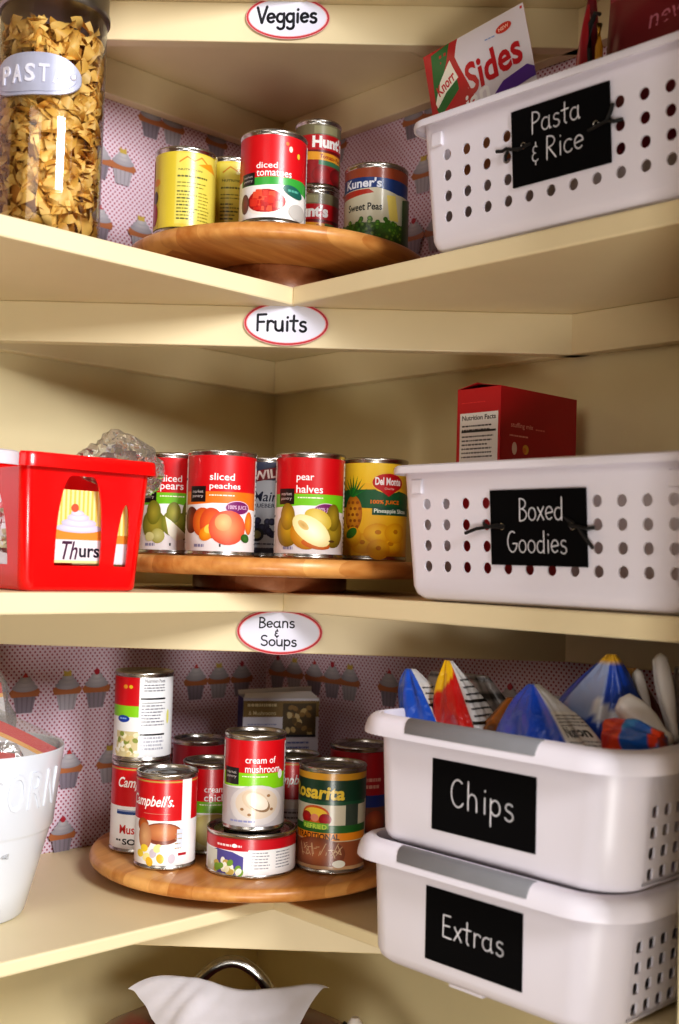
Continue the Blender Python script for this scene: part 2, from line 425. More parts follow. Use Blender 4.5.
def corner_shelf(z, t, label, brace=True):
    T = thing('corner_shelf', label, 'shelf', (0, 0, z)); o = (0, 0, z)
    m = M(); m.box(.0015, XE, .0015, D1, z - t, z); build('board', m, CREAM, T, o, 0, bevel=.0022)
    m = M(); m.box(.0015, DR, D1 + .0002, YE - .001, z - t, z); build('board', m, CREAM, T, o, 0, bevel=.0022)
    if brace:
        h = .045; k, k2 = .529, .534; n = Vector((1 / k, 1 / k2, 0)).normalized(); th = .018
        d = Vector((-k, k2, 0)).normalized()
        A = Vector((k, 0, 0)); B = Vector((0, k2, 0))
        m = M(); zz0, zz1 = z - t - h, z - t
        a2, b2 = A - Vector((th / n.x, 0, 0)), B - Vector((0, th / n.y, 0))
        e = .0015
        vs = [(A.x, e, zz0), (e, B.y, zz0), (e, b2.y, zz0), (a2.x, e, zz0), (A.x, e, zz1), (e, B.y, zz1), (e, b2.y, zz1), (a2.x, e, zz1)]
        m.add(vs, [(0, 1, 2, 3), (7, 6, 5, 4), (4, 5, 1, 0), (5, 6, 2, 1), (6, 7, 3, 2), (7, 4, 0, 3)])
        build('brace_board', m, CREAM, T, o, 0, bevel=.0015)
        m = M(); m.box(.0015, XE - .01, .0015, .0195, z - t - h, z - t); build('cleat', m, CREAM, T, o, 0, bevel=.0015)
        m = M(); m.box(.0015, .0195, .0197, YE - .001, z - t - h, z - t); build('cleat', m, CREAM, T, o, 0, bevel=.0015)
    return T
corner_shelf(Z0, .0204, 'cream L-shaped corner shelf at the top with the Veggies label on its brace')
corner_shelf(Z1, .0204, 'cream L-shaped corner shelf holding the pasta jar and vegetable cans')
corner_shelf(Z2, .0204, 'cream L-shaped corner shelf holding the red basket and fruit cans')
corner_shelf(Z3, .0135, 'cream L-shaped corner shelf holding the white popcorn bucket and soup cans')
corner_shelf(Z4, .0204, 'cream bottom corner shelf under the bag-covered red pan', False)

# oval paper labels on the braces
K1, K2 = .529, .534
BN = Vector((1 / K1, 1 / K2, 0)).normalized(); BR = Vector((-K1, K2, 0)).normalized()
def oval_label(c, label, words):
    a = Art(); W_, H_ = 46.5, 24.5
    a.ell(0, 0, W_, H_, (226, 160, 160), n=40); a.ell(0, 0, W_ - .7, H_ - .7, (190, 52, 58), n=40)
    a.ell(0, 0, W_ - 2.6, H_ - 2.6, (236, 178, 184), n=40); a.ell(0, 0, W_ - 3.8, H_ - 3.4, (226, 226, 240), n=40)
    for (t, u, v, s, w, sx, tl) in words: hand(a, t, u, v, s, w, (34, 36, 44), tl, sx)
    c = Vector(c); c = c - BN * ((c.x / K1 + c.y / K2 - 1) / (1 / K1 * BN.x + 1 / K2 * BN.y)) + BN * .0042
    m = a.wrap(lambda u, v, e: tuple(BN * e + BR * (u / 1000) + Vector((0, 0, v / 1000))), 2e-5)
    # thin paper edge behind the artwork
    ring = [tuple(BR * (W_ / 1000 * math.cos(q)) + Vector((0, 0, H_ / 1000 * math.sin(q)))) for q in [2 * PI * i / 40 for i in range(40)]]
    back = [tuple(Vector(p) - BN * .0006) for p in ring]
    m.add(ring + back, [(i, 40 + i, 40 + (i + 1) % 40, (i + 1) % 40) for i in range(40)], lin((226, 200, 200)))
    o = build('oval_label', m, MATTE, None, None, 0); o.location = c
    tag(o, label, 'label', 'oval section labels on the shelf braces')
oval_label((.2445, .2875, .6345), 'red-edged oval paper label reading Veggies on the top brace', [('Veggies', -33.5, -7, 17.5, 3.0, .98, .03)])
oval_label((.238, .2935, .2935), 'red-edged oval paper label reading Fruits on the brace above the fruit cans', [('Fruits', -33, -8.5, 18, 2.7, 1.02, .0)])
oval_label((.236, .2965, -.0425), 'red-edged oval paper label reading Beans & Soups on the brace above the soup cans',
           [('Beans', -22.5, 4, 11, 1.5, 1.15, .03), ('&', -5, -5, 7.5, 1.4, 1.0, 0), ('Soups', -20, -15, 11, 1.5, 1.18, .0)])

# ------------------------------------------------------------------ lazy susans
def susan(x, y, z, foot_h, r, th, label, foot_r=.088):
    T = thing('lazy_susan', label, 'lazy susan', (x, y, z), random.random() * .6, 'wooden lazy susans')
    b = M(); b.lathe([(foot_r - .003, 0), (foot_r, .003), (foot_r, foot_h - .003), (foot_r - .002, foot_h)], 72); build('base', b, WOODD, T)
    t = M(); z0 = foot_h + .0003; z1 = foot_h + th
    t.lathe([(r - .012, z0), (r - .004, z0 + .002), (r - .0008, z0 + th * .3), (r, z0 + th * .5), (r - .0008, z0 + th * .75), (r - .003, z1 - .001), (r - .006, z1), (r - .02, z1)], 120)
    build('tray', t, WOOD, T, smooth=50)
    return z + foot_h + th
T1 = susan(.195, .225, Z1, .029, .175, .018, 'round wooden lazy susan holding the vegetable cans', .074)
T2 = susan(.200, .235, Z2, .0175, .175, .0195, 'round wooden lazy susan holding the fruit cans')
T3 = susan(.189, .203, Z3, .0115, .183, .016, 'round wooden lazy susan holding the soup and bean cans')

# ------------------------------------------------------------------ cans
def can(label, x, y, z, r, h, art, off=0.0, group=None, v0=.0055, v1=.006, pull=False):
    T = thing('food_can', label, 'can', (x, y, z), 0, group)
    b = M()
    b.lathe([(r - .003, .0015), (r - .0018, 0), (r - .0003, .0007), (r, .002), (r - .0004, .0035), (r - .0011, .0045), (r - .0012, h - .0052),
             (r - .0008, h - .004), (r - .0002, h - .003), (r, h - .0015), (r - .0008, h - .0002), (r - .002, h), (r - .0028, h - .0008), (r - .0034, h - .0042)], 72, cap1=False)
    build('body', b, STEEL, T, smooth=60)
    l = M(); zz = h - .0042
    l.lathe([(r - .0034, zz), (r - .0065, zz - .0004), (r - .0075, zz + .0007), (r - .009, zz + .0001), (r * .68, zz - .0001), (r * .65, zz + .0009), (r * .6, zz + .0001), (r * .34, zz), (r * .31, zz + .0008), (r * .27, zz), (.0005, zz)], 72, cap0=False)
    build('lid', l, DARKSTEEL, T, smooth=60)
    if pull:
        p = M(); p.tube([(r * .2 * math.cos(q) + r * .45, r * .2 * math.sin(q), zz + .0016) for q in [2 * PI * i / 20 for i in range(21)]], .0008, 6)
        p.box(r * .6, r * .8, -.004, .004, zz + .0008, zz + .002); build('pull_tab', p, STEEL, T)
    rr = r - .0007; R = rr * 1000; H = (h - v0 - v1) * 1000
    a = Art(); art(a, R, H); phi = face(x, y) + math.radians(off)
    n = 96; st = 2 * PI * R / n
    def fn(u, v, e):
        k = math.floor(u / st + 1e-6); f = u / st - k
        a0, a1 = phi + k * 2 * PI / n, phi + (k + 1) * 2 * PI / n; q = rr + e
        return (q * (math.cos(a0) * (1 - f) + math.cos(a1) * f), q * (math.sin(a0) * (1 - f) + math.sin(a1) * f), v0 + v / 1000)
    nf = lambda u, v: (math.cos(phi + u / R), math.sin(phi + u / R), 0)
    mm = a.wrap(fn, 1.5e-5, st, 0, nf)
    build('label', mm, PRINT, T)
    return T

REDC = (204, 10, 24)
def ring(a, R, v0, v1, c, c2=None): a.rect(-PI * R, v0, PI * R, v1, c, c2)
def mp(a, R, H, band, t1, t2, redf=.62, bandf=.50, tu=-13, tw=(27, 34), badge=(120, 30, 100), badge_t='100% JUICE', side=1, th=.065):
    """store-brand label: red top, coloured band, white picture field"""
    ring(a, R, 0, H, (238, 234, 234)); ring(a, R, H * redf, H, REDC)
    ring(a, R, H * bandf, H * redf, band)
    for s in (-1, 1): a.poly([(s * 8, H * bandf + .1), (s * 55, H * bandf + .1), (s * 55, H * (bandf - .07)), (s * 30, H * (bandf - .05))] if s > 0 else
                             [(-8, H * bandf + .1), (-50, H * bandf + .1), (-50, H * (bandf - .02)), (-28, H * (bandf - .015))], band)
    cw = (246, 240, 240)
    a.text(t1, tu + tw[0] / 2, H * (redf + .155), tw[0], H * th * 1.15, cw, .012); a.text(t2, tu + tw[1] / 2, H * (redf + .05), tw[1], H * th * 1.25, cw, .012)
    a.rect(-38, H * (bandf + .01), -17, H * (redf + .055), (24, 20, 20)); a.text('market', -27.5, H * (redf - .0), 15, H * .032, (215, 205, 200)); a.text('pantry', -27.5, H * (redf - .055), 15, H * .034, (215, 205, 200))
    a.lines(-13, H * (redf - .045), 16, 1, 3, (250, 240, 220), H * .012, 4)
    if badge:
        a.ell(19, H * .455, 14.8, H * .074, (226, 190, 214)); a.ell(19, H * .455, 13.8, H * .066, badge); a.text(badge_t, 19, H * .455, 22, H * .052, (224, 190, 216), .01)
    a.lines(-30, H * .04, -14, 1, 2, (150, 150, 180), H * .03, 6); a.rect(-.8, H * .045, 1, H * .075, (60, 60, 64))
    a.nutrition(R * 1.25, H * .03, R * 1.25 + 40, H * .97, 3)
    a.nutrition(-R * 1.25 - 40, H * .03, -R * 1.25, H * .97, 5)

def pear(a, u, v, k, c=(168, 158, 60), e=(110, 112, 30), rot=0):
    a.ell(u, v, 10 * k, 11 * k, c, e, rot=rot); a.ell(u - 3 * k * math.sin(math.radians(rot)), v + 9 * k, 6 * k, 9 * k, c, e, rot=rot)

def a_peaches(a, R, H):
    mp(a, R, H, (232, 120, 26), 'sliced', 'peaches')
    a.ell(-36, H * .32, 12, H * .14, (150, 70, 30), (96, 36, 22)); a.ell(-20, H * .30, 13, H * .15, (236, 140, 40), (206, 84, 30))
    a.ell(-10, H * .29, 13, H * .16, (240, 120, 50), (204, 74, 40)); a.ell(3, H * .28, 1, H * .1, (180, 60, 30))
    a.ell(-15, H * .18, 9, H * .07, (244, 170, 40), (228, 130, 20), rot=35); a.ell(-12, H * .23, 5.5, H * .045, (250, 205, 90), rot=35)
    a.ell(8, H * .245, 20.5, H * .18, (240, 150, 96), (216, 84, 58)); a.ell(3, H * .30, 9, H * .09, (246, 186, 126), (240, 150, 96))
    a.ell(34, H * .30, 6, H * .12, (238, 150, 40), (220, 110, 30)); a.ell(29, H * .14, 6, H * .045, (70, 130, 50), (40, 90, 30), rot=-15)
def a_pears(a, R, H):
    mp(a, R, H, (116, 190, 36), 'diced', 'pears', tu=-13, tw=(24, 26), badge=None)
    pear(a, -20, H * .27, 1.5); pear(a, 22, H * .27, 1.6, (160, 146, 60), (104, 104, 34)); pear(a, 3, H * .29, 1.3, (176, 170, 66), (116, 122, 34))
    a.ell(-14, H * .15, 8, H * .08, (206, 204, 140), (176, 172, 90)); a.poly([(-6, H * .36), (0, H * .32), (14, H * .2), (20, H * .14), (6, H * .10), (-2, H * .17)], (244, 240, 220))
    a.ell(-24, H * .14, 6, H * .05, (216, 214, 150))
def a_halves(a, R, H):
    mp(a, R, H, (120, 196, 30), 'pear', 'halves', tu=-15, tw=(19, 29))
    pear(a, -25, H * .24, 1.6, (200, 164, 40), (140, 112, 24)); pear(a, 28, H * .24, 1.6, (176, 150, 44), (120, 100, 20))
    a.ell(10, H * .36, 16, H * .1, (226, 206, 110), (206, 176, 60), rot=-25)
    a.ell(-4, H * .20, 17, H * .15, (226, 170, 60), (190, 126, 20), rot=-38); a.ell(8, H * .10, 16, H * .05, (214, 120, 40), (200, 100, 30), rot=-8)
    a.ell(3, H * .24, 24, H * .125, (250, 244, 216), (242, 226, 160), rot=-34); a.ell(-6, H * .295, 7, H * .035, (196, 160, 90), (222, 190, 120), rot=-40)
    a.ell(26, H * .135, 4, H * .012, (90, 60, 30))
def a_blue(a, R, H):
    ring(a, R, 0, H, (196, 200, 208)); ring(a, R, H * .8, H, (58, 62, 82)); ring(a, R, 0, H * .05, (60, 60, 80))
    a.poly([(-26, H * .76), (26, H * .86), (26, H * .98), (-26, H * .88)], (130, 24, 34)); a.text('WILD', 0, H * .87, 38, H * .1, (236, 220, 214), .03, rot=9)
    a.text('Maine', 0, H * .62, 36, H * .11, (30, 36, 66), .01, .2); a.text('BLUEBERRIES', 0, H * .52, 40, H * .045, (30, 36, 66), .01)
    for i in range(16):
        q = random.Random(i + 40); a.ell(-14 + q.random() * 30, H * (.2 + .16 * q.random()), 4, 4, (70, 70, 110), (30, 28, 60))
    a.ell(-12, H * .2, 8, H * .075, (34, 34, 40)); a.ell(-12, H * .2, 5, H * .045, (150, 140, 90)); a.lines(-18, H * .09, 24, 2, 5, (70, 70, 90), 1.6, 9)
    a.nutrition(R * 1.25, H * .06, R * 1.25 + 40, H * .8, 8)
def a_pine(a, R, H):
    ring(a, R, 0, H, (236, 182, 36)); ring(a, R, H * .78, H, (238, 192, 36), (244, 204, 60))
    a.poly([(-60, H * .45), (-40, H * .52), (44, H * .5), (60, H * .4), (60, H * .66), (20, H * .72), (-60, H * .7)], (28, 92, 52))
    a.ell(-25, H * .45, 12, H * .2, (222, 160, 40), (180, 104, 20))
    for i in range(5):
        for j in range(3): a.ell(-31 + j * 6 + (i % 2) * 3, H * (.31 + i * .065), 2, H * .017, (150, 84, 20))
    for k in range(9):
        q = -70 + k * 17.5; a.poly([(-27, H * .63), (-23, H * .63), (-25 + 19 * math.sin(math.radians(q)), H * (.65 + .22 * math.cos(math.radians(q))))], (30, 96 + (k % 3) * 16, 40))
    a.ell(16, H * .79, 20, H * .115, (236, 190, 60)); a.ell(16, H * .79, 18.5, H * .1, (190, 22, 30)); a.poly([(4, H * .72), (28, H * .72), (16, H * .64)], (190, 22, 30))
    a.text('Del Monte', 16, H * .805, 31, H * .085, (244, 240, 240), .03); a.text('Quality', 17, H * .725, 12, H * .03, (240, 200, 190), 0, .3)
    a.text('100% JUICE', 13, H * .575, 34, H * .055, (234, 122, 20), .03)
    a.rect(-2, H * .44, 54, H * .525, (22, 80, 60)); a.text('Pineapple Slices', 21, H * .48, 42, H * .06, (236, 240, 226), .015)
    for (u, v, r_) in ((-12, .13, 15), (20, .12, 17), (5, .24, 16), (26, .25, 14), (-24, .2, 11), (6, .07, 13)):
        a.ell(u, H * v, r_, H * .11, (250, 204, 40), (228, 160, 14)); a.ell(u, H * (v + .015), r_ * .22, H * .025, (206, 134, 12))
    a.ell(-26, H * .24, 8, H * .05, (60, 120, 40), rot=30)
def a_yellow(seed):
    def f(a, R, H):
        ring(a, R, 0, H, (216, 194, 62)); k = (86, 90, 40)
        a.rect(-8, H * .04, R * 1.35, H * .98, (220, 204, 88))
        a.stroke([(-4, H * .86), (4, H * .93), (12, H * .88), (20, H * .94), (28, H * .87)], 1.4, (208, 130, 20))
        a.poly([(16, H * .84), (34, H * .90), (42, H * .78), (30, H * .80)], (218, 150, 30))
        a.text('NUTRITION', 8, H * .76, 26, H * .028, k, .02); a.lines(-6, H * .66, 30, 1, 4, k, 2.0, seed); a.lines(-6, H * .58, 32, 2, 4, (120, 120, 40), 1.2, seed + 2)
        for i in range(9): a.lines(-6, H * (.46 - i * .045), 10 + (i * 7) % 9, 1, 4, k if i % 2 == 0 else (130, 126, 40), 1.6, seed + i); a.lines(17, H * (.46 - i * .045), 32, 1, 4, (150, 140, 50), 1.2, seed + 20 + i)
        a.ell(-34, H * .62, 6, H * .05, (222, 140, 30)); a.ell(-36, H * .42, 5, H * .09, (80, 50, 40)); a.ell(-38, H * .2, 7, H * .15, (160, 24, 26))
        a.rect(-R * 2.6, H * .05, -R * 1.25, H * .95, (196, 30, 30))
    return f
def a_diced(a, R, H):
    ring(a, R, 0, H, (236, 232, 228)); ring(a, R, H * .47, H, REDC)
    a.poly([(-40, H * .40), (-14, H * .39), (12, H * .40), (44, H * .33), (60, H * .32), (60, H * .46), (36, H * .5), (-40, H * .48)], (58, 160, 60))
    a.text('diced', -7, H * .63, 23, H * .075, (244, 238, 236), .012); a.text('tomatoes', 1, H * .535, 38, H * .075, (244, 238, 236), .012)
    a.rect(-38, H * .40, -20, H * .55, (26, 22, 22)); a.text('market', -29, H * .505, 13, H * .03, (205, 195, 190)); a.text('pantry', -29, H * .45, 13, H * .032, (205, 195, 190))
    a.ell(-7, H * .19, 24, H * .165, (240, 226, 214)); a.ell(-7, H * .2, 21, H * .14, (196, 34, 26), (170, 18, 20))
    for i in range(34):
        q = random.Random(i + 3); th = q.random() * 6.28; rr = math.sqrt(q.random()) * .85
        u, v = -7 + 19 * rr * math.cos(th), H * (.2 + .125 * rr * math.sin(th)); s_ = 2 + q.random() * 2
        a.poly([(u - s_, v - s_ * .8), (u + s_, v - s_), (u + s_ * .9, v + s_ * .9), (u - s_ * .8, v + s_)], random.Random(i).choice([(214, 54, 36), (228, 84, 54), (186, 24, 26), (206, 40, 30)]))
    a.ell(-32, H * .18, 6, H * .12, (140, 60, 36), (90, 60, 40)); a.ell(30, H * .10, 13, H * .10, (190, 186, 180))
    a.ell(23, H * .335, 13, H * .065, (24, 96, 84), rot=-14); a.lines(16, H * .33, 30, 1, 3, (90, 170, 150), 2.4, 3)
    a.ell(18, H * .84, 2.2, 3.2, (240, 220, 200)); a.ell(28, H * .78, 2, 3, (220, 190, 60)); a.ell(14, H * .9, 2, 2, (220, 110, 30)); a.nutrition(R * 1.3, H * .03, R * 1.3 + 40, H * .97, 3)
def a_hunts(a, R, H):
    ring(a, R, 0, H, (150, 14, 24)); ring(a, R, H * .82, H, (120, 112, 84)); a.rect(-12, H * .84, 18, H * .97, (150, 146, 110))
    ring(a, R, H * .56, H * .82, (186, 16, 28)); ring(a, R, H * .52, H * .56, (110, 14, 20))
    a.text("Hunt's", 8, H * .70, 44, H * .21, (246, 244, 240), .05)
    a.poly([(-24, H * .40), (40, H * .36), (40, H * .48), (-24, H * .54)], (228, 160, 40)); a.text('Tomato Paste', 12, H * .44, 34, H * .07, (150, 24, 24), .02, rot=-4)
    a.poly([(-6, H * .31), (34, H * .28), (34, H * .36), (-6, H * .39)], (60, 120, 84))
    a.ell(-2, H * .14, 12, H * .15, (176, 20, 24), (130, 10, 16)); a.ell(20, H * .14, 12, H * .15, (150, 14, 20), (100, 8, 12)); a.rect(26, 0, 40, H * .5, (90, 110, 60))
def a_peas(a, R, H):
    ring(a, R, 0, H, (206, 200, 176)); ring(a, R, H * .76, H, (150, 70, 40)); a.poly([(-60, H * .90), (60, H * .84), (60, H * .66), (34, H * .66), (10, H * .73), (-60, H * .70)], (30, 60, 120))
    a.text("Kuner's", -9, H * .80, 46, H * .13, (226, 230, 240), .03, rot=-1)
    a.poly([(-60, H * .60), (-20, H * .62), (6, H * .66), (0, H * .71), (-60, H * .70)], (180, 50, 30))
    a.poly([(20, H * .63), (31, H * .64), (36, H * .3), (24, H * .3)], (228, 208, 110))
    a.text('Sweet Peas', -6, H * .475, 42, H * .10, (26, 34, 30), .02)
    a.rect(-60, 0, 60, H * .26, (70, 110, 40))
    for i in range(120):
        q = random.Random(i + 70); u = -40 + 86 * q.random(); v = H * (.02 + .33 * q.random() * (1 - .35 * abs(u) / 46))
        a.ell(u, v, 2.7, 2.7, random.Random(i).choice([(120, 170, 50), (90, 150, 44), (150, 186, 70), (66, 120, 34)]), (56, 96, 26), n=10)
    a.poly([(40, 0), (70, 0), (70, H * .7), (40, H * .6)], (60, 90, 50))
def noodles_art(a, u0, H, n=30, w=26):
    for i in range(n):
        q = random.Random(i + 9); u = u0 + w * q.random(); v = H * (.03 + .26 * q.random())
        a.ell(u, v, 3.4, 1.8 + q.random(), random.Random(i).choice([(236, 226, 190), (216, 196, 140), (240, 236, 220), (140, 150, 70)]), rot=q.random() * 180)
def a_chick_noodle(a, R, H):
    ring(a, R, 0, H, (236, 236, 236)); a.rect(-52, H * .64, -5, H, REDC); a.rect(-52, H * .50, -5, H * .64, (140, 206, 30))
    a.ell(-22, H * .88, 3, 2.4, (220, 150, 30)); a.ell(-15, H * .88, 2.4, 2, (220, 190, 40))
    a.ell(-24, H * .475, 8.5, H * .045, (34, 70, 160)); a.lines(-29, H * .47, -19, 1, 3, (150, 190, 240), 1.6, 3)
    a.rect(-34, 0, -5, H * .32, (210, 196, 150)); noodles_art(a, -34, H, 34, 29)
    k = (24, 24, 28); a.lines(0, H * .9, 26, 3, H * .035, (120, 120, 130), 1.2, 3); a.text('Nutrition Facts', 13, H * .96, 24, H * .04, (110, 110, 120))
    a.rect(-3, H * .725, 26, H * .745, k); a.rect(-2, H * .68, 26, H * .687, (90, 90, 96)); a.lines(-2, H * .64, 26, 7, H * .04, (130, 130, 140), 1.3, 5); a.rect(-3, H * .275, 26, H * .295, k)
    a.lines(-2, H * .23, 26, 4, H * .045, (180, 180, 190), 2.2, 7); a.ell(31, H * .5, 2, 8, (226, 220, 120))
def campbell(a, R, H):
    ring(a, R, 0, H, (236, 234, 232)); ring(a, R, H * .52, H, (200, 14, 24))
    ring(a, R, H * .965, H * .985, (190, 150, 70))
def a_campA(a, R, H):
    campbell(a, R, H); a.rect(27, 0, 40, H, (240, 238, 236))
    a.text("Campbell's.", -9, H * .73, 54, H * .17, (246, 240, 236), .02, .35); a.stroke([(-16, H * .60), (14, H * .60)], .7, (200, 120, 100))
    # picture field: a plain bowl of soup with shaped pasta
    a.ell(6, H * .37, 22, H * .13, (128, 66, 44)); a.ell(6, H * .385, 20, H * .10, (206, 140, 90), (176, 100, 60)); a.ell(-17, H * .46, 8, H * .08, (206, 110, 40), (150, 70, 30))
    a.ell(-14, H * .33, 9, H * .16, (214, 166, 120), (180, 120, 80))
    for i, (u, v) in enumerate([(-20, .12), (-11, .09), (-3, .14), (5, .08), (12, .14), (-14, .19), (2, .2), (17, .08), (-7, .04), (9, .19)]):
        a.ell(u, H * v, 5, H * .045, [(236, 206, 60), (242, 226, 150), (200, 190, 200), (226, 180, 50), (250, 244, 226)][i % 5], rot=i * 37)
    a.rect(24, H * .11, 34, H * .14, (170, 20, 40)); a.rect(22, H * .2, 29, H * .42, (206, 214, 226)); a.lines(20, H * .36, 28, 4, 5, (180, 150, 110), 1, 4)
def a_campB(a, R, H):
    campbell(a, R, H); a.text("Campbell's", 1, H * .80, 52, H * .17, (246, 240, 236), .02, .35)
    a.text('CONDENSED', 10, H * .63, 24, H * .025, (210, 160, 60)); a.rect(-26, H * .42, 30, H * .455, (30, 66, 130)); a.rect(-26, H * .455, 30, H * .475, (150, 160, 190))
    a.text('Mushroom', 4, H * .235, 50, H * .11, (196, 40, 40), .02); a.text('SOUP', -1, H * .085, 32, H * .075, (40, 40, 44), .03); a.lines(-26, H * .09, -18, 1, 2, (70, 70, 70), 2, 3)
def a_mush(a, R, H):
    mp(a, R, H, (136, 206, 26), 'cream of', 'mushroom', redf=.62, bandf=.47, tu=-10, tw=(34, 40), badge=None, th=.07)
    a.rect(-60, 0, 60, H * .44, (196, 188, 190)); a.ell(4, H * .25, 31, H * .235, (236, 228, 220), (214, 206, 204)); a.ell(4, H * .27, 24, H * .18, (232, 214, 190), (222, 204, 184))
    a.ell(2, H * .30, 15, H * .11, (244, 236, 222), (220, 196, 166), rot=-24); a.ell(6, H * .27, 13, H * .085, (120, 96, 72), (150, 120, 90), rot=-28); a.ell(4, H * .295, 13, H * .085, (246, 238, 224), (238, 224, 204), rot=-28)
    for (u, v) in ((-12, .2), (16, .36), (20, .2), (-4, .14)): a.ell(u, H * v, 2, 1.5, (160, 120, 80))
    a.ell(31, H * .60, 3.5, H * .055, (240, 236, 236)); a.lines(-26, H * .05, 8, 1, 2, (150, 150, 190), 2, 5)
def a_chickcream(a, R, H):
    mp(a, R, H, (120, 180, 30), 'cream of', 'chicken', redf=.60, bandf=.46, tu=-8, tw=(34, 36), badge=None, th=.07)
    a.rect(-60, 0, 60, H * .44, (206, 196, 150)); a.ell(4, H * .25, 28, H * .2, (226, 214, 160), (196, 180, 110))
def a_flat(a, R, H):
    ring(a, R, 0, H, (232, 230, 232)); ring(a, R, H * .66, H * .96, (196, 16, 34)); ring(a, R, H * .96, H, (170, 12, 24)); a.lines(-40, H * .76, -8, 1, 3, (246, 220, 220), 2.2, 3); a.ell(-18, H * .80, 3, 2, (240, 240, 240))
    a.poly([(-48, 0), (-8, 0), (-8, H * .5), (-20, H * .62), (-40, H * .66), (-48, H * .6)], (86, 80, 150)); a.rect(-60, 0, -40, H * .62, (210, 214, 200))
    for i in range(24):
        q = random.Random(i + 31); a.ell(-42 + 32 * q.random(), H * (.05 + .3 * q.random()), 4, 3, random.Random(i).choice([(226, 220, 180), (120, 160, 60), (240, 236, 220), (196, 170, 90)]), rot=q.random() * 90)
    a.rect(-3, 0, 60, H * .70, (236, 234, 232)); a.lines(0, H * .60, 22, 6, H * .085, (150, 150, 156), 1.2, 6); a.lines(27, H * .60, 48, 6, H * .085, (150, 150, 156), 1.2, 8)
def a_rosa(a, R, H):
    ring(a, R, 0, H, (206, 196, 172)); ring(a, R, H * .93, H, (206, 150, 40)); ring(a, R, H * .70, H * .93, (20, 60, 40)); a.rect(-60, H * .67, 60, H * .71, (30, 84, 54))
    a.text('Rosarita', -8, H * .80, 70, H * .145, (230, 196, 60), .035, .1, rot=-1)
    a.ell(-6, H * .56, 17, H * .10, (226, 130, 40), (204, 90, 24)); a.ell(-6, H * .575, 14, H * .06, (240, 200, 60)); a.ell(-17, H * .53, 7, H * .06, (196, 30, 24), (150, 14, 16)); a.ell(6, H * .52, 7, H * .06, (190, 24, 40), (150, 14, 24)); a.ell(-6, H * .53, 5, H * .04, (226, 140, 110))
    a.rect(-60, H * .38, 60, H * .46, (40, 100, 40)); a.rect(-22, H * .42, 10, H * .48, (110, 170, 50)); a.text('REFRIED', -6, H * .44, 28, H * .05, (206, 226, 90), .02)
    a.rect(-60, H * .30, 60, H * .38, (226, 140, 30)); a.text('TRADITIONAL', -4, H * .34, 52, H * .065, (70, 36, 14), .03)
    ring(a, R, 0, H * .29, (150, 84, 50)); a.ell(-3, H * .16, 32, H * .17, (176, 104, 66), (120, 62, 36))
    for i in range(30):
        q = random.Random(i + 90); u = -26 + 48 * q.random(); a.stroke([(u, H * (.12 + .16 * q.random())), (u + 6 * q.random(), H * (.12 + .16 * q.random()))], .8, (206, 170, 130))
    a.rect(-60, 0, 60, H * .035, (190, 150, 110)); a.ell(22, H * .06, 7, H * .04, (230, 226, 210)); a.rect(28, H * .46, 44, H * .68, (60, 70, 60))
def a_plainred(a, R, H):
    campbell(a, R, H); a.text("Campbell's", 0, H * .76, 52, H * .17, (246, 240, 236), .02, .35); a.rect(-30, 0, 30, H * .40, (206, 206, 214)); a.lines(-20, H * .34, 20, 5, 6, (120, 120, 130), 2, 5); a.ell(-26, H * .58, 4, 6, (226, 206, 200))
def a_darkred(a, R, H):
    ring(a, R, 0, H, (120, 70, 50)); ring(a, R, H * .5, H, (166, 20, 30)); ring(a, R, H * .36, H * .5, (34, 52, 120)); a.ell(20, H * .18, 14, H * .14, (206, 110, 60), (150, 60, 40)); a.lines(-10, H * .66, 30, 2, 8, (206, 150, 130), 4, 3)
def a_behind(a, R, H):
    ring(a, R, 0, H, (226, 220, 210)); ring(a, R, H * .4, H, (150, 16, 30)); a.text("Campbell's", 0, H * .66, 52, H * .16, (226, 210, 206), .02, .35)

VG, FG, SG = 'vegetable cans on the top lazy susan', 'fruit cans on the middle lazy susan', 'soup and bean cans on the lower lazy susan'
can('yellow can showing small print at left edge of top lazy susan', .328, .222, T1, .034, .093, a_yellow(3), -5, VG)
can('yellow can half hidden between front yellow can and diced tomatoes', .257, .214, T1, .034, .103, a_yellow(30), -12, VG)
can('red and white can reading diced tomatoes, front of top lazy susan', .286, .320, T1, .0355, .098, a_diced, 0, VG)
can('small red tomato can at bottom of the pair behind the diced tomatoes', .172, .2635, T1, .027, .080, a_hunts, -34, VG)
can('small red tomato can stacked on top of the pair behind the diced tomatoes', .172, .2635, T1 + .0802, .027, .080, a_hunts, 16, VG)
can('sweet peas can with blue band, right end of top lazy susan', .152, .341, T1, .036, .094, a_peas, -13, VG)
can('red and green diced pears can beside the red basket', .296, .172, T2, .038, .113, a_pears, 0, FG)
can('red and orange sliced peaches can', .2863, .2504, T2, .038, .113, a_peaches, 0, FG)
can('blue and grey wild blueberries can standing back between peaches and pear halves', .203, .2315, T2, .0375, .113, a_blue, 0, FG)
can('red and lime pear halves can', .219, .3195, T2, .038, .113, a_halves, 0, FG)
can('yellow pineapple can with green band next to the white Boxed Goodies basket', .138, .338, T2, .0375, .113, a_pine, 0, FG)
can('white and red soup can with bowl and pasta picture, front left of lower lazy susan', .3132, .207, T3, .0335, .101, a_campA, -17, SG, pull=True)
can('red and white mushroom soup can at bottom of the left stack', .2970, .1335, T3, .0335, .101, a_campB, -4, SG)
can('white soup can with nutrition panel stacked on the left mushroom soup can', .2970, .1335, T3 + .1012, .0335, .1, a_chick_noodle, 0, SG, pull=True)
can('wide flat can with red band under the cream of mushroom can', .2504, .2775, T3, .0485, .0455, a_flat, 0, SG, v0=.004, v1=.0045)
can('red and lime cream of mushroom can standing on the flat can', .252, .2805, T3 + .0457, .0335, .101, a_mush, 0, SG)
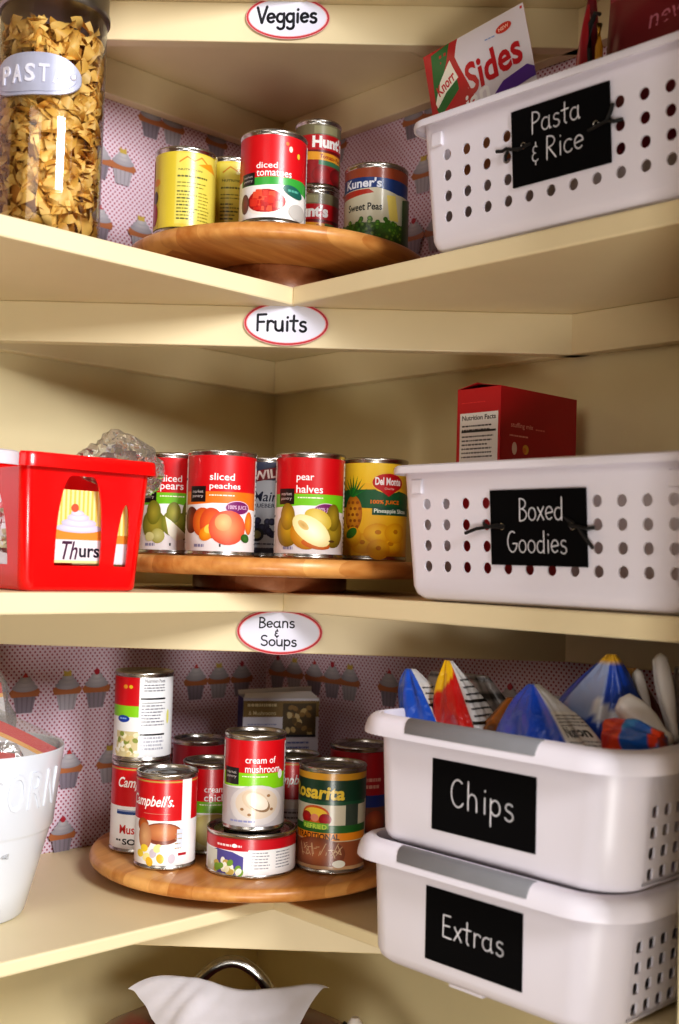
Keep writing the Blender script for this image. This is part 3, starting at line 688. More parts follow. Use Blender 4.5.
can('red and lime cream of chicken can behind the mushroom and flat cans', .2362, .1866, T3, .0335, .101, a_chickcream, 0, SG)
can('dark red soup can farthest back left, silver lid behind cream of chicken', .1785, .086, T3, .0335, .108, a_behind, 0, SG)
can('red and white soup can between cream of mushroom and refried bean cans', .1295, .2061, T3, .0335, .101, a_plainred, 0, SG)
can('refried beans can with dark green and yellow label, front right of lower lazy susan', .1785, .326, T3, .0375, .112, a_rosa, -20, SG)
can('dark red can behind the refried beans can by the white baskets', .0575, .2485, T3, .0375, .112, a_darkred, 0, SG)

# ------------------------------------------------------------------ boxes
def carton(name, label, cat, o, ux, uy, w, d, h, art_front, art_side, base, flaps=None):
    """o: front corner shared by the front face (along ux) and the left side face (along uy)"""
    T = thing(name, label, cat, o); ux = Vector(ux).normalized(); uy = Vector(uy).normalized(); Zv = Vector((0, 0, 1))
    P = lambda a, b, z: tuple(ux * a + uy * b + Zv * z)
    m = M(); c = lin(base)
    m.add([P(0, 0, 0), P(w, 0, 0), P(w, d, 0), P(0, d, 0), P(0, 0, h), P(w, 0, h), P(w, d, h), P(0, d, h)],
          [(3, 2, 1, 0), (0, 1, 5, 4), (1, 2, 6, 5), (2, 3, 7, 6), (3, 0, 4, 7)] + ([(4, 5, 6, 7)] if not flaps else []), c)
    nf_ = -uy; ns = -ux
    A = Art(); art_front(A, w * 1000, h * 1000)
    q = A.wrap(lambda u, v, e: tuple(ux * (u / 1000) + Zv * (v / 1000) + nf_ * (e + .0003)), 3e-5); m.add(q.v, q.f, q.c)
    A = Art(); art_side(A, d * 1000, h * 1000)
    q = A.wrap(lambda u, v, e: tuple(uy * (d - u / 1000) + Zv * (v / 1000) + ns * (e + .0003)), 3e-5); m.add(q.v, q.f, q.c)
    build('carton', m, CARD, T, smooth=0)
    if flaps:
        for pts, cc in flaps:
            f = M(); f.add([P(*p) for p in pts], [(0, 1, 2, 3)], lin(cc)); build('flap', f, CARD, T, smooth=0, solid=.0006)
    return T
def af(a, w, h):
    a.rect(0, 0, w, h, (176, 16, 26)); a.text('stuffing mix', 34, h - 38, 36, 6.5, (236, 170, 160), .01); a.lines(56, h - 40, 72, 1, 2, (220, 120, 110), 1.6, 3)
    a.lines(14, h - 49, 46, 1, 2, (230, 160, 150), 1.6, 4); a.ell(22, h - 61, 4, 6.5, (236, 206, 196)); a.ell(40, h - 61, 5, 5, (226, 170, 60)); a.ell(38, h - 62, 3, 3, (220, 120, 40))
    a.lines(14, h - 75, 60, 2, 5, (236, 190, 180), 1.8, 6)
def asd(a, w, h):
    a.rect(0, 0, w, h, (190, 18, 30)); a.nutrition(4, h - 108, w - 3, h - 25, 12); a.lines(6, h - 15, w - 10, 1, 3, (220, 60, 60), 1, 2)
ux = Vector((-.133, -.004, 0)).normalized(); uy = Vector((-.009, -.061, 0)).normalized()
ux = Vector((-.99, .02, 0)).normalized(); uy = Vector((-.02, -.99, 0)).normalized()
carton('food_box', 'red stuffing mix box standing in the Boxed Goodies basket', 'box', (.1585, .5300, .0035), ux, uy, .126, .057, .2115, af, asd, (176, 16, 26),
       [([(0, 0, .2115), (.126, 0, .2115), (.126, .031, .2135), (0, .031, .2165)], (170, 14, 24)), ([(0, .057, .2115), (.126, .057, .2115), (.126, .031, .2137), (0, .031, .2167)], (190, 30, 36))])
def cf(a, w, h):
    a.rect(0, 0, w, h, (214, 212, 222)); a.rect(0, h - 23, w, h - 3, (138, 112, 58)); a.rect(w * .52, h - 46, w * .96, h - 6, (90, 72, 40)); 
    for i in range(26):
        q = random.Random(i + 5); a.ell(w * .52 + 3 + 33 * q.random(), h - 44 + 34 * q.random(), 4, 3, random.Random(i).choice([(196, 170, 110), (150, 116, 60), (210, 190, 140), (110, 84, 40)]), rot=q.random() * 180)
    a.rect(w * .52, h - 48, w * .96, h - 45, (30, 30, 40)); a.lines(5, h - 10, w * .46, 1, 4, (222, 206, 160), 3.6, 13); a.text('& Mushrooms', w * .25, h - 18, w * .36, 5, (222, 206, 160), .01)
    a.lines(6, h - 33, w * .46, 6, 5, (150, 156, 190), 1.6, 3); a.lines(w * .54, h - 56, w * .94, 2, 6, (96, 110, 170), 2, 5); a.lines(6, h - 80, w * .9, 5, 6, (150, 156, 190), 1.6, 7)
def cs(a, w, h):
    a.rect(0, 0, w, h, (200, 200, 212)); a.rect(0, h - 50, w, h, (36, 36, 100))
uxx = Vector((-.861, .508, 0)); uyy = Vector((-.508, -.861, 0))
carton('food_box', 'white and brown carton with open flaps at back of lower lazy susan', 'box', (.1430, .1255, T3), uxx, uyy, .0965, .042, .158, cf, cs, (206, 204, 214),
       [([(0, 0, .158), (.0965, 0, .158), (.088, .012, .166), (.004, .012, .163)], (222, 220, 226)), ([(0, .042, .158), (.0965, .042, .158), (.0965, .05, .168), (0, .05, .163)], (206, 204, 212)), ([(.0965, 0, .158), (.0965, .042, .158), (.098, .040, .150), (.098, .004, .149)], (196, 190, 170))])

# ------------------------------------------------------------------ white perforated baskets on the right wing
def rrect(x0, x1, y0, y1, R, n=8):
    P = []
    for cx, cy, a0 in ((x1 - R, y1 - R, 0), (x0 + R, y1 - R, 90), (x0 + R, y0 + R, 180), (x1 - R, y0 + R, 270)):
        for i in range(n + 1):
            a = math.radians(a0 + 90 * i / n); P.append((cx + R * math.cos(a), cy + R * math.sin(a)))
    return P   # starts on the +x side upper corner, last point is on the +x side lower corner
def loops(m, rings, closed=True):
    n = len(rings[0]); o = len(m.v); vs = [p for r in rings for p in r]; fs = []
    for k in range(len(rings) - 1):
        for i in range(n if closed else n - 1):
            j = (i + 1) % n; fs.append((k * n + i, k * n + j, (k + 1) * n + j, (k + 1) * n + i))
    m.add(vs, fs)
def hole_panel(m, P, ya0, yb0, ya1, yb1, z0, z1, us, vs_, du, dv, ru, rv, sq=False):
    """planar panel in (u,z), trapezoid, with holes; P(u,z)->3D. us/vs_: hole centres"""
    u0, u1 = us[0] - du / 2, us[-1] + du / 2; w0, w1 = vs_[0] - dv / 2, vs_[-1] + dv / 2
    E = lambda z, a, b: a + (b - a) * (z - z0) / (z1 - z0)
    q = lambda pts: m.add([P(*p) for p in pts], [tuple(range(len(pts)))])
    q([(ya0, z0), (yb0, z0), (E(w0, yb0, yb1), w0), (E(w0, ya0, ya1), w0)])
    q([(E(w1, ya0, ya1), w1), (E(w1, yb0, yb1), w1), (yb1, z1), (ya1, z1)])
    q([(E(w0, ya0, ya1), w0), (u0, w0), (u0, w1), (E(w1, ya0, ya1), w1)]); q([(u1, w0), (E(w0, yb0, yb1), w0), (E(w1, yb0, yb1), w1), (u1, w1)])
    N = 20
    for cu in us:
        for cv in vs_:
            o = []; i_ = []
            for k in range(N):
                t = 2 * PI * (k + .5) / N; c, s = math.cos(t), math.sin(t); f = max(abs(c), abs(s))
                o.append((cu + du / 2 * c / f, cv + dv / 2 * s / f))
                if sq:
                    e = (abs(c) ** 5 + abs(s) ** 5) ** .2; i_.append((cu + ru * c / e, cv + rv * s / e))
                else: i_.append((cu + ru * c, cv + rv * s))
            vsx = [P(*p) for p in o + i_]
            # outer square corners are cut by the sampling: add the four corner fillers
            m.add(vsx, [(k, (k + 1) % N, N + (k + 1) % N, N + k) for k in range(N)])
            for sx, sy in ((1, 1), (-1, 1), (-1, -1), (1, -1)):
                cands = sorted(o, key=lambda p: (p[0] - cu - sx * du / 2) ** 2 + (p[1] - cv - sy * dv / 2) ** 2)[:2]
                m.add([P(*cands[0]), P(cu + sx * du / 2, cv + sy * dv / 2), P(*cands[1])], [(0, 1, 2)])

def tie(T, pts, r=.0016):
    m = M(); m.tube(pts, r, 6); return m

def slim_basket(label, z, yl, art, tagrect, ties, group='white perforated slim baskets'):
    """yl: left end at the rim"""
    h = .128; O = (0, yl, z); T = thing('storage_basket', label, 'basket', O, 0, group)
    xb, xt, Lr = .2375, .2475, .338; x0 = .040
    yb0, yb1 = .022, Lr - .024; yt0, yt1 = .014, Lr - .012     # body ends bottom/top
    m = M(); R = .010
    def ringz(zz, ins):
        f = zz / h; return [(x, y, zz) for x, y in rrect(x0 - .004 * f + ins, xb + (xt - xb) * f - ins, yb0 + (yt0 - yb0) * f + ins, yb1 + (yt1 - yb1) * f - ins, R + (ins * .3), 8)]
    rs = [ringz(0, .014), ringz(.0022, .0065), ringz(.007, .002), ringz(.014, .0)]
    loops(m, rs); m.add(rs[0], [tuple(range(len(rs[0])))[::-1]])
    # open chain round the sides and the back, the front is the perforated panel
    hs = [.014, .05, .09, h]
    loops(m, [ringz(k, 0) for k in hs], closed=False)
    P = lambda u, zz: (xb + (xt - xb) * zz / h, u, zz)
    r0 = ringz(.014, 0); r1 = ringz(h, 0)
    us = [.046 + .0235 * k for k in range(12)]
    hole_panel(m, P, r0[-1][1], r0[0][1], r1[-1][1], r1[0][1], .014, h, us, [.0335 + .0195 * k for k in range(4)], .0235, .0195, .0048, .0052)
    for k in range(len(m.v)): pass
    # rolled lip
    def lip(out, dz): return [(x, y, h + dz) for x, y in rrect(x0 - .004 - out, xt + out, yt0 - out, yt1 + out, R + out, 8)]
    loops(m, [lip(0, 0), lip(.003, .0012), lip(.008, .0012), lip(.0105, -.0005), lip(.0112, -.004), lip(.0108, -.007)])
    build('body', m, WHITE, T, O and (0, 0, 0), 35, solid=.0018, recalc=True)
    for yy in (.0285, Lr - .037):
        c = M(); c.box(xt - .004, xt + .0012, yy, yy + .013, .102, .1155); build('latch_notch', c, WHITE, T, smooth=0, bevel=.001)
    # chalkboard tag, tied on
    a = Art(); (tw, th, ty, tz) = tagrect
    a.rect(-tw / 2, -th / 2, tw / 2, th / 2, (13, 12, 13)); art(a)
    nrm = Vector((1, 0, -(xt - xb) / h)).normalized(); up = Vector(((xt - xb) / h, 0, 1)).normalized(); yv = Vector((0, 1, 0))
    base = Vector((xb + (xt - xb) * tz / h, ty, tz)) + nrm * .0022
    q = a.wrap(lambda u, v, e: tuple(base + nrm * e + yv * (u / 1000) + up * (v / 1000)), 2.5e-5)
    s = [base + yv * (sx * tw / 2000) + up * (sz * th / 2000) - nrm * .00002 for sx, sz in ((-1, -1), (1, -1), (1, 1), (-1, 1))]; b = [p - nrm * .0015 for p in s]
    q.add(s + b, [(0, 4, 5, 1), (1, 5, 6, 2), (2, 6, 7, 3), (3, 7, 4, 0), (4, 7, 6, 5)], lin((18, 16, 16)))
    tg = build('chalkboard_tag', q, TAGM, T, smooth=0)
    for tt in ties:
        mm = M()
        for pts, r in tt: mm.tube([tuple(base + yv * (u / 1000) + up * (v / 1000) + nrm * (d / 1000)) for u, v, d in pts], r, 7)
        build('ribbon_tie', mm, BLACK, tg)
    for u in (-tw * .37, tw * .37):
        mm = M(); mm.tube([tuple(base + yv * (u / 1000 + .0026 * math.cos(k * PI / 8)) + up * (.001 + .0026 * math.sin(k * PI / 8)) + nrm * .0006) for k in range(17)], .0005, 5)
        build('eyelet', mm, STEEL, tg)
    return T
CH = (222, 220, 224)
def t_pasta(a):
    hand(a, 'Pasta', -29, 9, 19, 1.35, CH, .02, .88); hand(a, '&', -29, -16, 17, 1.2, CH, 0, .75); hand(a, 'Rice', -14, -17, 20, 1.35, CH, .03, .94)
slim_basket('white perforated basket labelled Pasta & Rice on the upper shelf', Z1, .480, t_pasta, (102, 68, .175, .077),
            [[([(-40, -1, .5), (-50, 0, 2.5), (-55, 2, 3), (-60, 1, 2), (-66, 1.5, 4)], .0016), ([(-52, 1, 3), (-57, -4, 2), (-59, -7, -1)], .0015), ([(-30, 1, .6), (-44, -2, 1.5), (-52, 1, 3)], .0013)],
             [([(30, -3, .8), (42, -1, 2), (50, 0, 3), (57, -2, 3), (63, -1, -1)], .0016), ([(50, 0, 3), (54, 7, 3), (56, 13, 2.5)], .0018)]])
def t_boxed(a):
    hand(a, 'Boxed', -19, 6, 19.5, 1.25, CH, .01, .80); hand(a, 'Goodies', -32, -22, 19, 1.25, CH, .0, .82)
slim_basket('white perforated basket labelled Boxed Goodies on the fruit shelf', Z2, .466, t_boxed, (101, 66.5, .174, .070),
            [[([(-36, 0, .5), (-48, 1, 2.5), (-56, 0, 3), (-64, -1, 4), (-76, -5, 5)], .0016), ([(-50, 1, 3), (-56, 3, 2), (-59, 4, -1)], .0014), ([(-34, 1, .6), (-42, 3, 1.5), (-50, 1, 3)], .0013)],
             [([(34, 2, .8), (44, 1, 2), (52, -1, 3), (58, 0, -1)], .0016), ([(44, 1, 2.5), (50, -7, 3.5), (59, -17, 4)], .0016), ([(36, 2, .8), (30, 9, 1.2), (40, 4, 2.5)], .0013)]])

# ------------------------------------------------------------------ deep white tubs with grey grips
def deep_tub(label, z, h, y0, y1, art, tagc, bump_foot):
    O = (0, y0, z); T = thing('storage_basket', label, 'basket', O, 0, 'stacked deep white baskets'); L_ = y1 - y0
    x0, x1 = .026, .2960; R0, R1 = .030, .036; hb = h - .004
    def ringz(zz, ins):
        f = zz / hb; e = (1 - f) * .006
        xa, xb_, ya, yb = x0 + e + ins, x1 - ins - e * .2, e + ins, L_ - e * 1.5 - ins
        P = []
        for cx, cy, a0, R in ((xb_ - R1, yb - R1, 0, R1), (xa + R0, yb - R0, 90, R0), (xa + R0, ya + R0, 180, R0), (xb_ - .026, ya + .026, 270, .026)):
            for i in range(11):
                a = math.radians(a0 + 9 * i); P.append((cx + R * math.cos(a), cy + R * math.sin(a), zz))
        return P
    m = M(); rs = [ringz(0, .012), ringz(.0018, .006), ringz(.006, .0018), ringz(.012, 0)]
    loops(m, rs); m.add(rs[0], [tuple(range(44))[::-1]])
    # chain: everything except the flat +y end panel (between index 10 and 11)
    chain = lambda zz: (lambda r: r[11:] + r[:11])(ringz(zz, 0))
    loops(m, [chain(k) for k in (.012, .045, .08, hb)], closed=False)
    a0_, b0_ = ringz(.012, 0)[10], ringz(.012, 0)[11]; a1_, b1_ = ringz(hb, 0)[10], ringz(hb, 0)[11]
    # panel in (u = -x, z)
    yf = lambda zz: a0_[1] + (a1_[1] - a0_[1]) * (zz - .012) / (hb - .012)
    P = lambda u, zz: (-u, yf(zz), zz)
    us = [-a1_[0] + .0098 + .0182 * k for k in range(11)]
    hole_panel(m, P, -a0_[0], -b0_[0], -a1_[0], -b1_[0], .012, hb, us, [.0165 + .0163 * k for k in range(4)], .0182, .0163, .0046, .0046, True)
    top = ringz(hb, 0)
    cen = lambda p: p
    def lip(out, dz):
        P = []
        xa, xb_, ya, yb = x0 - out, x1 + out, -out, L_ + out
        for cx, cy, a0, R in ((xb_ - R1 - out, yb - R1 - out, 0, R1 + out), (xa + R0 + out, yb - R0 - out, 90, R0 + out), (xa + R0 + out, ya + R0 + out, 180, R0 + out), (xb_ - .026 - out, ya + .026 + out, 270, .026 + out)):
            for i in range(11):
                a = math.radians(a0 + 9 * i); P.append((cx + R * math.cos(a), cy + R * math.sin(a), h + dz))
        return P
    prof = [(0, -.004), (.0012, -.0012), (.004, 0), (.008, -.0006), (.0118, -.003), (.0142, -.0065), (.0156, -.0105), (.0164, -.0135), (.0168, -.0170)]
    loops(m, [lip(*p) for p in prof])
    if bump_foot:
        m.box(.252, x1 - .013, L_ * .36, L_ * .50, -.0035, .002)
    build('body', m, WHITE, T, None, 35, solid=.002, recalc=True)
    g = M(); ga, gb = .050, .196
    pr = [(.0015, -.0008)] + prof[2:6] + [(.0156, -.0115)]
    rings = []
    for yy, k in ((ga, -.0004), (ga + .002, .0012), (gb - .002, .0012), (gb, -.0004)):
        rings.append([(x1 + o + k * .7, yy + ((.006 * (j / 6) if yy < .1 else -.0 * j)), h + dz + k * (1 if j < 4 else .3)) for j, (o, dz) in enumerate(pr)])
    loops(g, rings, closed=False); build('grip', g, GREY, T, None, 60)
    a = Art(); tw, th, ty, tz = tagc
    a.rect(-tw / 2, -th / 2, tw / 2, th / 2, (13, 12, 13)); art(a)
    # the sticker lies on the front wall
    xs = lambda zz: x1 - (1 - zz / hb) * .006 * .2 + .0004
    q = a.wrap(lambda u, v, e: (xs(tz + v / 1000) + e, ty - .0 + u / 1000, tz + v / 1000), 2.5e-5)
    build('chalkboard_sticker', q, TAGM, T, smooth=0)
    return T
def t_extras(a): hand(a, 'Extras', -33, -8, 19, 1.5, CH, .0, .98, 1.05)
def t_chips(a): hand(a, 'Chips', -34, -7, 23, 1.6, CH, -.03, .96, 1.12)
deep_tub('lower stacked white basket labelled Extras with grey grip', Z3, .1105, .4915, .754, t_extras, (104, 62.5, .129, .0500), True)
deep_tub('upper stacked white basket labelled Chips, full of chip bags', -.2170, .1155, .4965, .766, t_chips, (110.5, 61, .131, .0540), False)

# ------------------------------------------------------------------ pasta jar
JX, JY, JR, JH = .5075, .2465, .0505, .229
T = thing('pasta_jar', 'tall glass jar of egg noodles with metal PASTA plate and lid', 'jar', (JX, JY, Z1))
g = M(); g.lathe([(JR - .004, .0), (JR - .001, .0015), (JR, .005), (JR, JH - .012), (JR - .002, JH - .006), (JR - .004, JH - .002), (JR - .004, JH)], 96, cap1=False)
build('glass', g, GLASS, T, smooth=60)
l = M(); l.lathe([(JR - .002, JH - .010), (JR + .0012, JH - .0102), (JR + .0028, JH - .008), (JR + .0028, JH - .004), (JR + .0014, JH - .001), (JR + .0014, JH + .020), (JR - .002, JH + .024), (JR - .006, JH + .026)], 96)
build('lid', l, simple('brushed_lid', (150, 146, 140), .35, 1.0, noise=.15, nscale=50), T, smooth=50)
def on_jar(R, phi0): return lambda u, v, e: ((R + e) * math.cos(phi0 + u / (R * 1000)), (R + e) * math.sin(phi0 + u / (R * 1000)), v / 1000)
ph = face(JX, JY) + math.radians(-22); pz = 145
def plate_outline(k):
    P = []
    for i in range(48):
        t = 2 * PI * i / 48; c, s = math.cos(t), math.sin(t)
        P.append((48 * k * math.copysign(abs(c) ** .8, c), pz + (20 - (1 - k) * 10) * k * math.copysign(abs(s) ** .62, s) * (1 - .35 * abs(c) ** 4)))
    return P
def raise_plate(m, outline, R0, R1, ph):
    f0, f1 = on_jar(R0, ph), on_jar(R1, ph); n = len(outline)
    m.add([f0(u, v, 0) for u, v in outline] + [f1(u, v, 0) for u, v in outline], [(i, (i + 1) % n, n + (i + 1) % n, n + i) for i in range(n)])
    a = Art(); a.poly(outline, (255, 255, 255)); q = a.wrap(lambda u, v, e: f1(u, v, 0), 0, 3); m.add(q.v, q.f)
m = M(); raise_plate(m, plate_outline(1.0), JR + .0003, JR + .0022, ph); raise_plate(m, plate_outline(.9), JR + .0022, JR + .0030, ph)
pl = build('name_plate', m, PEWTER, T, smooth=30)
m = M()
for k, ch in enumerate('PASTA'):
    vs, fs = text_mesh(ch, .02, 0, .5); u0 = -26 + k * 13.0
    f = on_jar(JR + .0030, ph); m.add([f(u0 + x * 9.5, pz + y * 17 - 0, max(0, z_ * .002)) for x, y, z_ in vs], fs)
m.lathe([(0.003, 0), (.003, .001), (.002, .0022)], 12); 
nv = len(m.v)
f = on_jar(JR + .0030, ph); c = Vector(f(39.5, pz, 0)); nr = Vector((c.x, c.y, 0)).normalized(); tg_ = Vector((-nr.y, nr.x, 0))
for i in range(nv - 36, nv): x, y, z_ = m.v[i]; m.v[i] = tuple(c + tg_ * x + Vector((0, 0, y)) + nr * z_)
build('raised_letters', m, simple('pewter_light', (222, 222, 234), .35, .2), pl, smooth=30)

# noodles: too many to count, one heap
nd = M(); rnd = random.Random(5); NC = [(226, 180, 96), (214, 166, 80), (236, 194, 116), (204, 150, 66), (230, 186, 104)]
nd.lathe([(.001, .006), (.036, .006), (.037, JH - .03), (.001, JH - .026)], 24, lin((196, 132, 56)), False, False)
for k in range(900):
    th = rnd.random() * 2 * PI; rr = (JR - .0065) - abs(rnd.gauss(0, .0035)); zc = .010 + rnd.random() * (JH - .038)
    cpt = Vector((rr * math.cos(th), rr * math.sin(th), zc)); nr = Vector((math.cos(th), math.sin(th), 0)); tn = Vector((-nr.y, nr.x, 0))
    q = rnd.random() * PI; d = tn * math.cos(q) + Vector((0, 0, 1)) * math.sin(q); d = (d + nr * rnd.uniform(-.35, .35)).normalized()
    s = d.cross(nr).normalized(); L_ = rnd.uniform(.020, .030); W_ = rnd.uniform(.008, .0115); tw = rnd.uniform(1.6, 3.4) * rnd.choice((-1, 1)); ph0 = rnd.random() * PI
    b0 = lin(rnd.choice(NC)); sh = rnd.uniform(.8, 1.1); cc = (b0[0] * sh, b0[1] * sh, b0[2] * sh, 1); vs = []; N = 8
    for i in range(N + 1):
        t = i / N - .5; a = ph0 + tw * t; w = s * math.cos(a) + nr.cross(d).cross(d) * 0 + d.cross(s) * math.sin(a)
        p = cpt + d * (L_ * t) + nr * (.002 * math.cos(t * 5))
        for sg in (-1, 0, 1):
            qv = p + w * (W_ / 2 * sg) + d.cross(w) * (.0012 * (1 - abs(sg)))
            rad = math.hypot(qv.x, qv.y)
            if rad > JR - .0018: qv = Vector((qv.x * (JR - .0018) / rad, qv.y * (JR - .0018) / rad, qv.z))
            vs.append(tuple(qv))
    nd.add(vs, [(3 * i + j, 3 * i + j + 1, 3 * i + 4 + j, 3 * i + 3 + j) for i in range(N) for j in (0, 1)], cc)
o = build('egg_noodles', nd, printed('dry_pasta', .5), None, None, 180, kind='stuff'); o.location = (JX, JY, Z1)
tag(o, 'golden twisted egg noodles filling the glass pasta jar', 'pasta')

# ------------------------------------------------------------------ packets in the pasta basket
def flat_packet(name, label, cat, o, ux, uz, w, h, th, art, wav=.002, mat=PACK, seed=1, group=None, taper=None):
    """pillow packet: o lower left front corner, ux across, uz up"""
    ux = Vector(ux).normalized(); uz = Vector(uz).normalized(); n = ux.cross(uz); rnd = random.Random(seed); p1, p2 = rnd.random() * 6, rnd.random() * 6
    def puff(a, b): return (max(0, math.sin(PI * a)) ** .6) * (max(0, math.sin(PI * min(1, b * 1.0))) ** .6)
    def S(a, b, side=1):
        wv = wav * (math.sin(9 * a + p1 + 4 * b) + math.sin(13 * b + p2 - 5 * a)) * puff(a, b)
        k = 1 if taper is None else 1 - taper * b
        return ux * ((a - .5) * w * k + .5 * w) + uz * (b * h) + n * (side * th / 2 * puff(a, b) + wv)
    T = thing(name, label, cat, tuple(o), 0, group)
    m = M(); A = Art(); art(A, w * 1000, h * 1000)
    q = A.wrap(lambda u, v, e: tuple(S(u / w / 1000, v / h / 1000) + n * (e + .0002)), 6e-5, w * 1000 / 20, h * 1000 / 20); m.add(q.v, q.f, q.c)
    m.grid(lambda a, b: tuple(S(a, b)), 20, 20, lambda a, b: lin((200, 60, 60))); m.grid(lambda a, b: tuple(S(1 - a, b, -1)), 20, 20, lambda a, b: lin((190, 180, 180)))
    build('pouch', m, mat, T, smooth=60); return T
def art_sides(a, w, h):
    # the packet leans: printed rectangle with red panel left
    a.rect(0, 0, w, h, (228, 220, 226))
    a.poly([(0, 0), (w * .66, 0), (w * .33, h - 22), (w * .36, h), (0, h)], (186, 20, 34))
    a.poly([(10, h - 4), (34, h), (30, h - 20), (20, h - 44), (8, h - 60)], (30, 110, 50)); a.poly([(8, h - 66), (20, h - 56), (40, h - 46), (40, h - 58), (12, h - 76)], (36, 112, 50))
    a.poly([(8, h - 60), (18, h - 40), (34, h - 22), (42, h - 46), (24, h - 54), (10, h - 66)], (244, 240, 226)); a.text('Knorr', 25, h - 45, 27, 12, (196, 24, 40), .02, .2, rot=22)
    a.text('Asian', 44, h - 82, 66, 24, (244, 240, 240), .02, .25, rot=12)
    a.poly([(74, h - 92), (92, h - 74), (118, h - 66), (124, h - 70), (124, h - 80), (100, h - 86)], (96, 50, 150)); a.text('Sides', 82, h - 50, 66, 36, (190, 26, 40), .025, .2, rot=12)
    a.ell(100, h - 17, 9, 5, (206, 60, 40), rot=8); a.text('NEW', 100, h - 17, 12, 4, (250, 210, 190), .02, rot=8); a.lines(78, h - 22, 90, 1, 2, (150, 170, 210), 1.4, 3)
    a.poly([(0, 0), (w, 0), (w, h * .3), (0, h * .2)], (170, 110, 60))
flat_packet('seasoning_packet', 'white and red seasoning packet leaning out of the Pasta & Rice basket', 'packet', (.2040, .488, .412), (-.04, 1, .15), (-.035, -.26, 1), .124, .150, .014, art_sides, .0012)
flat_packet('snack_pouch', 'narrow red pouch with pointed top, in front of the other pointed pouch', 'packet', (.205, .628, .42), (0, 1, 0), (0, .08, 1), .034, .122, .012, lambda a, w, h: (a.rect(0, 0, w, h, (150, 14, 30)), a.poly([(0, 0), (3, 0), (w / 2, h), (w / 2 - 2, h)], (196, 120, 130))), .001, taper=.93)
flat_packet('snack_pouch', 'narrow dark red pouch with pointed top, behind the other pointed pouch', 'packet', (.188, .618, .44), (0, 1, 0), (0, .05, 1), .046, .135, .012, lambda a, w, h: a.rect(0, 0, w, h, (104, 10, 26)), .001, seed=4, taper=.93)
def art_maroon(a, w, h):
    a.rect(0, 0, w, h, (120, 12, 30)); a.text('new', 70, h - 50, 40, 12, (200, 120, 140), 0, .1); a.rect(0, h - 8, w, h, (150, 40, 60))
flat_packet('snack_pouch', 'large maroon bag at the right end of the Pasta & Rice basket', 'packet', (.190, .658, .40), (.02, 1, .05), (-.1, 0, 1), .135, .160, .03, art_maroon, .002, seed=6)
m = M(); m.tube([(.207, .660, .45), (.206, .657, .50), (.207, .659, .522), (.2075, .664, .530), (.208, .669, .527)], [.0022, .0025, .0025, .0022, .0018], 8); m.tube([(.205, .6665, .45), (.2045, .6665, .50), (.205, .6665, .520)], [.0035, .0035, .003], 8, None, 1)
o = build('bag_clip', m, [BLACKP, simple('yellow_plastic', (196, 140, 30), .4)]); tag(o, 'black and yellow bag clip at the edge of the maroon bag', 'clip')

# ------------------------------------------------------------------ bags in the chips basket
def gathered_bag(label, base, top, w0, d0, w1, d1, rz, cf, seed=0, name='chip_bag', folds=7, amp=.11, arts=None, mat=FOIL, group='chip bags in the Chips basket', prof=None):
    base = Vector(base); top = Vector(top); rnd = random.Random(seed); p = [rnd.random() * 6.28 for _ in range(4)]
    ex = Vector((math.cos(rz), math.sin(rz), 0)); ey = Vector((-math.sin(rz), math.cos(rz), 0))
    ax = (top - base).normalized()
    if abs(ax.z) < .5: ey = ax.cross(ex).normalized()
    def S(a, t, e=0.0):
        q = 2 * PI * a
        f = prof(t) if prof else (1 - t) ** .8
        w = w1 + (w0 - w1) * f; d = d1 + (d0 - d1) * f
        am = amp * (.35 + .65 * t)
        k = 1 + am * math.sin(folds * q + p[0] + 2.5 * t) + am * .6 * math.sin((folds + 4) * q + p[1] - 4 * t) + .03 * math.sin(14 * t + 3 * q + p[2])
        k *= math.sqrt(max(0, min(1, t / .06))) * .5 + .5
        c, s = math.cos(q), math.sin(q)
        c = math.copysign(abs(c) ** .8, c); s = math.copysign(abs(s) ** .8, s)
        pt = base.lerp(top, t) + ex * (w * c * k) + ey * (d * s * k)
        return pt + (ex * c + ey * s) * e
    T = thing(name, label, 'bag', tuple(base), 0, group)
    m = M(); o = base
    m.grid(lambda a, t: tuple(S(a, t) - o), 56, 26, lambda a, t: lin(cf(a, t)), wrap=True)
    n = 56; m.f.append(tuple(range(n))[::-1]); m.mi.append(0); m.f.append(tuple(26 * n + i for i in range(n))); m.mi.append(0)
    for A, (a0, a1, t0, t1) in (arts or []):
        q = A.wrap(lambda u, v, e: tuple(S(a0 + (a1 - a0) * u / 100, t0 + (t1 - t0) * v / 100, e + .0004) - o), 1e-4, 4, 5); m.add(q.v, q.f, q.c)
    build('pouch', m, mat, T, smooth=70); return T
# angle a: with rz=0, a=0 faces +x, a=.25 faces +y, a=.125 faces the viewer, a=0/-.1 turns left
BL, WH_, RD, YL, OR = (34, 92, 200), (214, 214, 218), (206, 24, 22), (240, 190, 26), (196, 120, 30)
def nut_art(title=True, n=9, bold=True):
    A = Art(); A.rect(0, 0, 100, 100, (222, 220, 220))
    for k in range(n): A.lines(8, 90 - k * 90 / n, 92, 1, 2, (70, 70, 76), 2.6, k + 3)
    A.rect(0, 60, 100, 64, (20, 20, 22)); A.rect(0, 30, 100, 34, (20, 20, 22)); return A
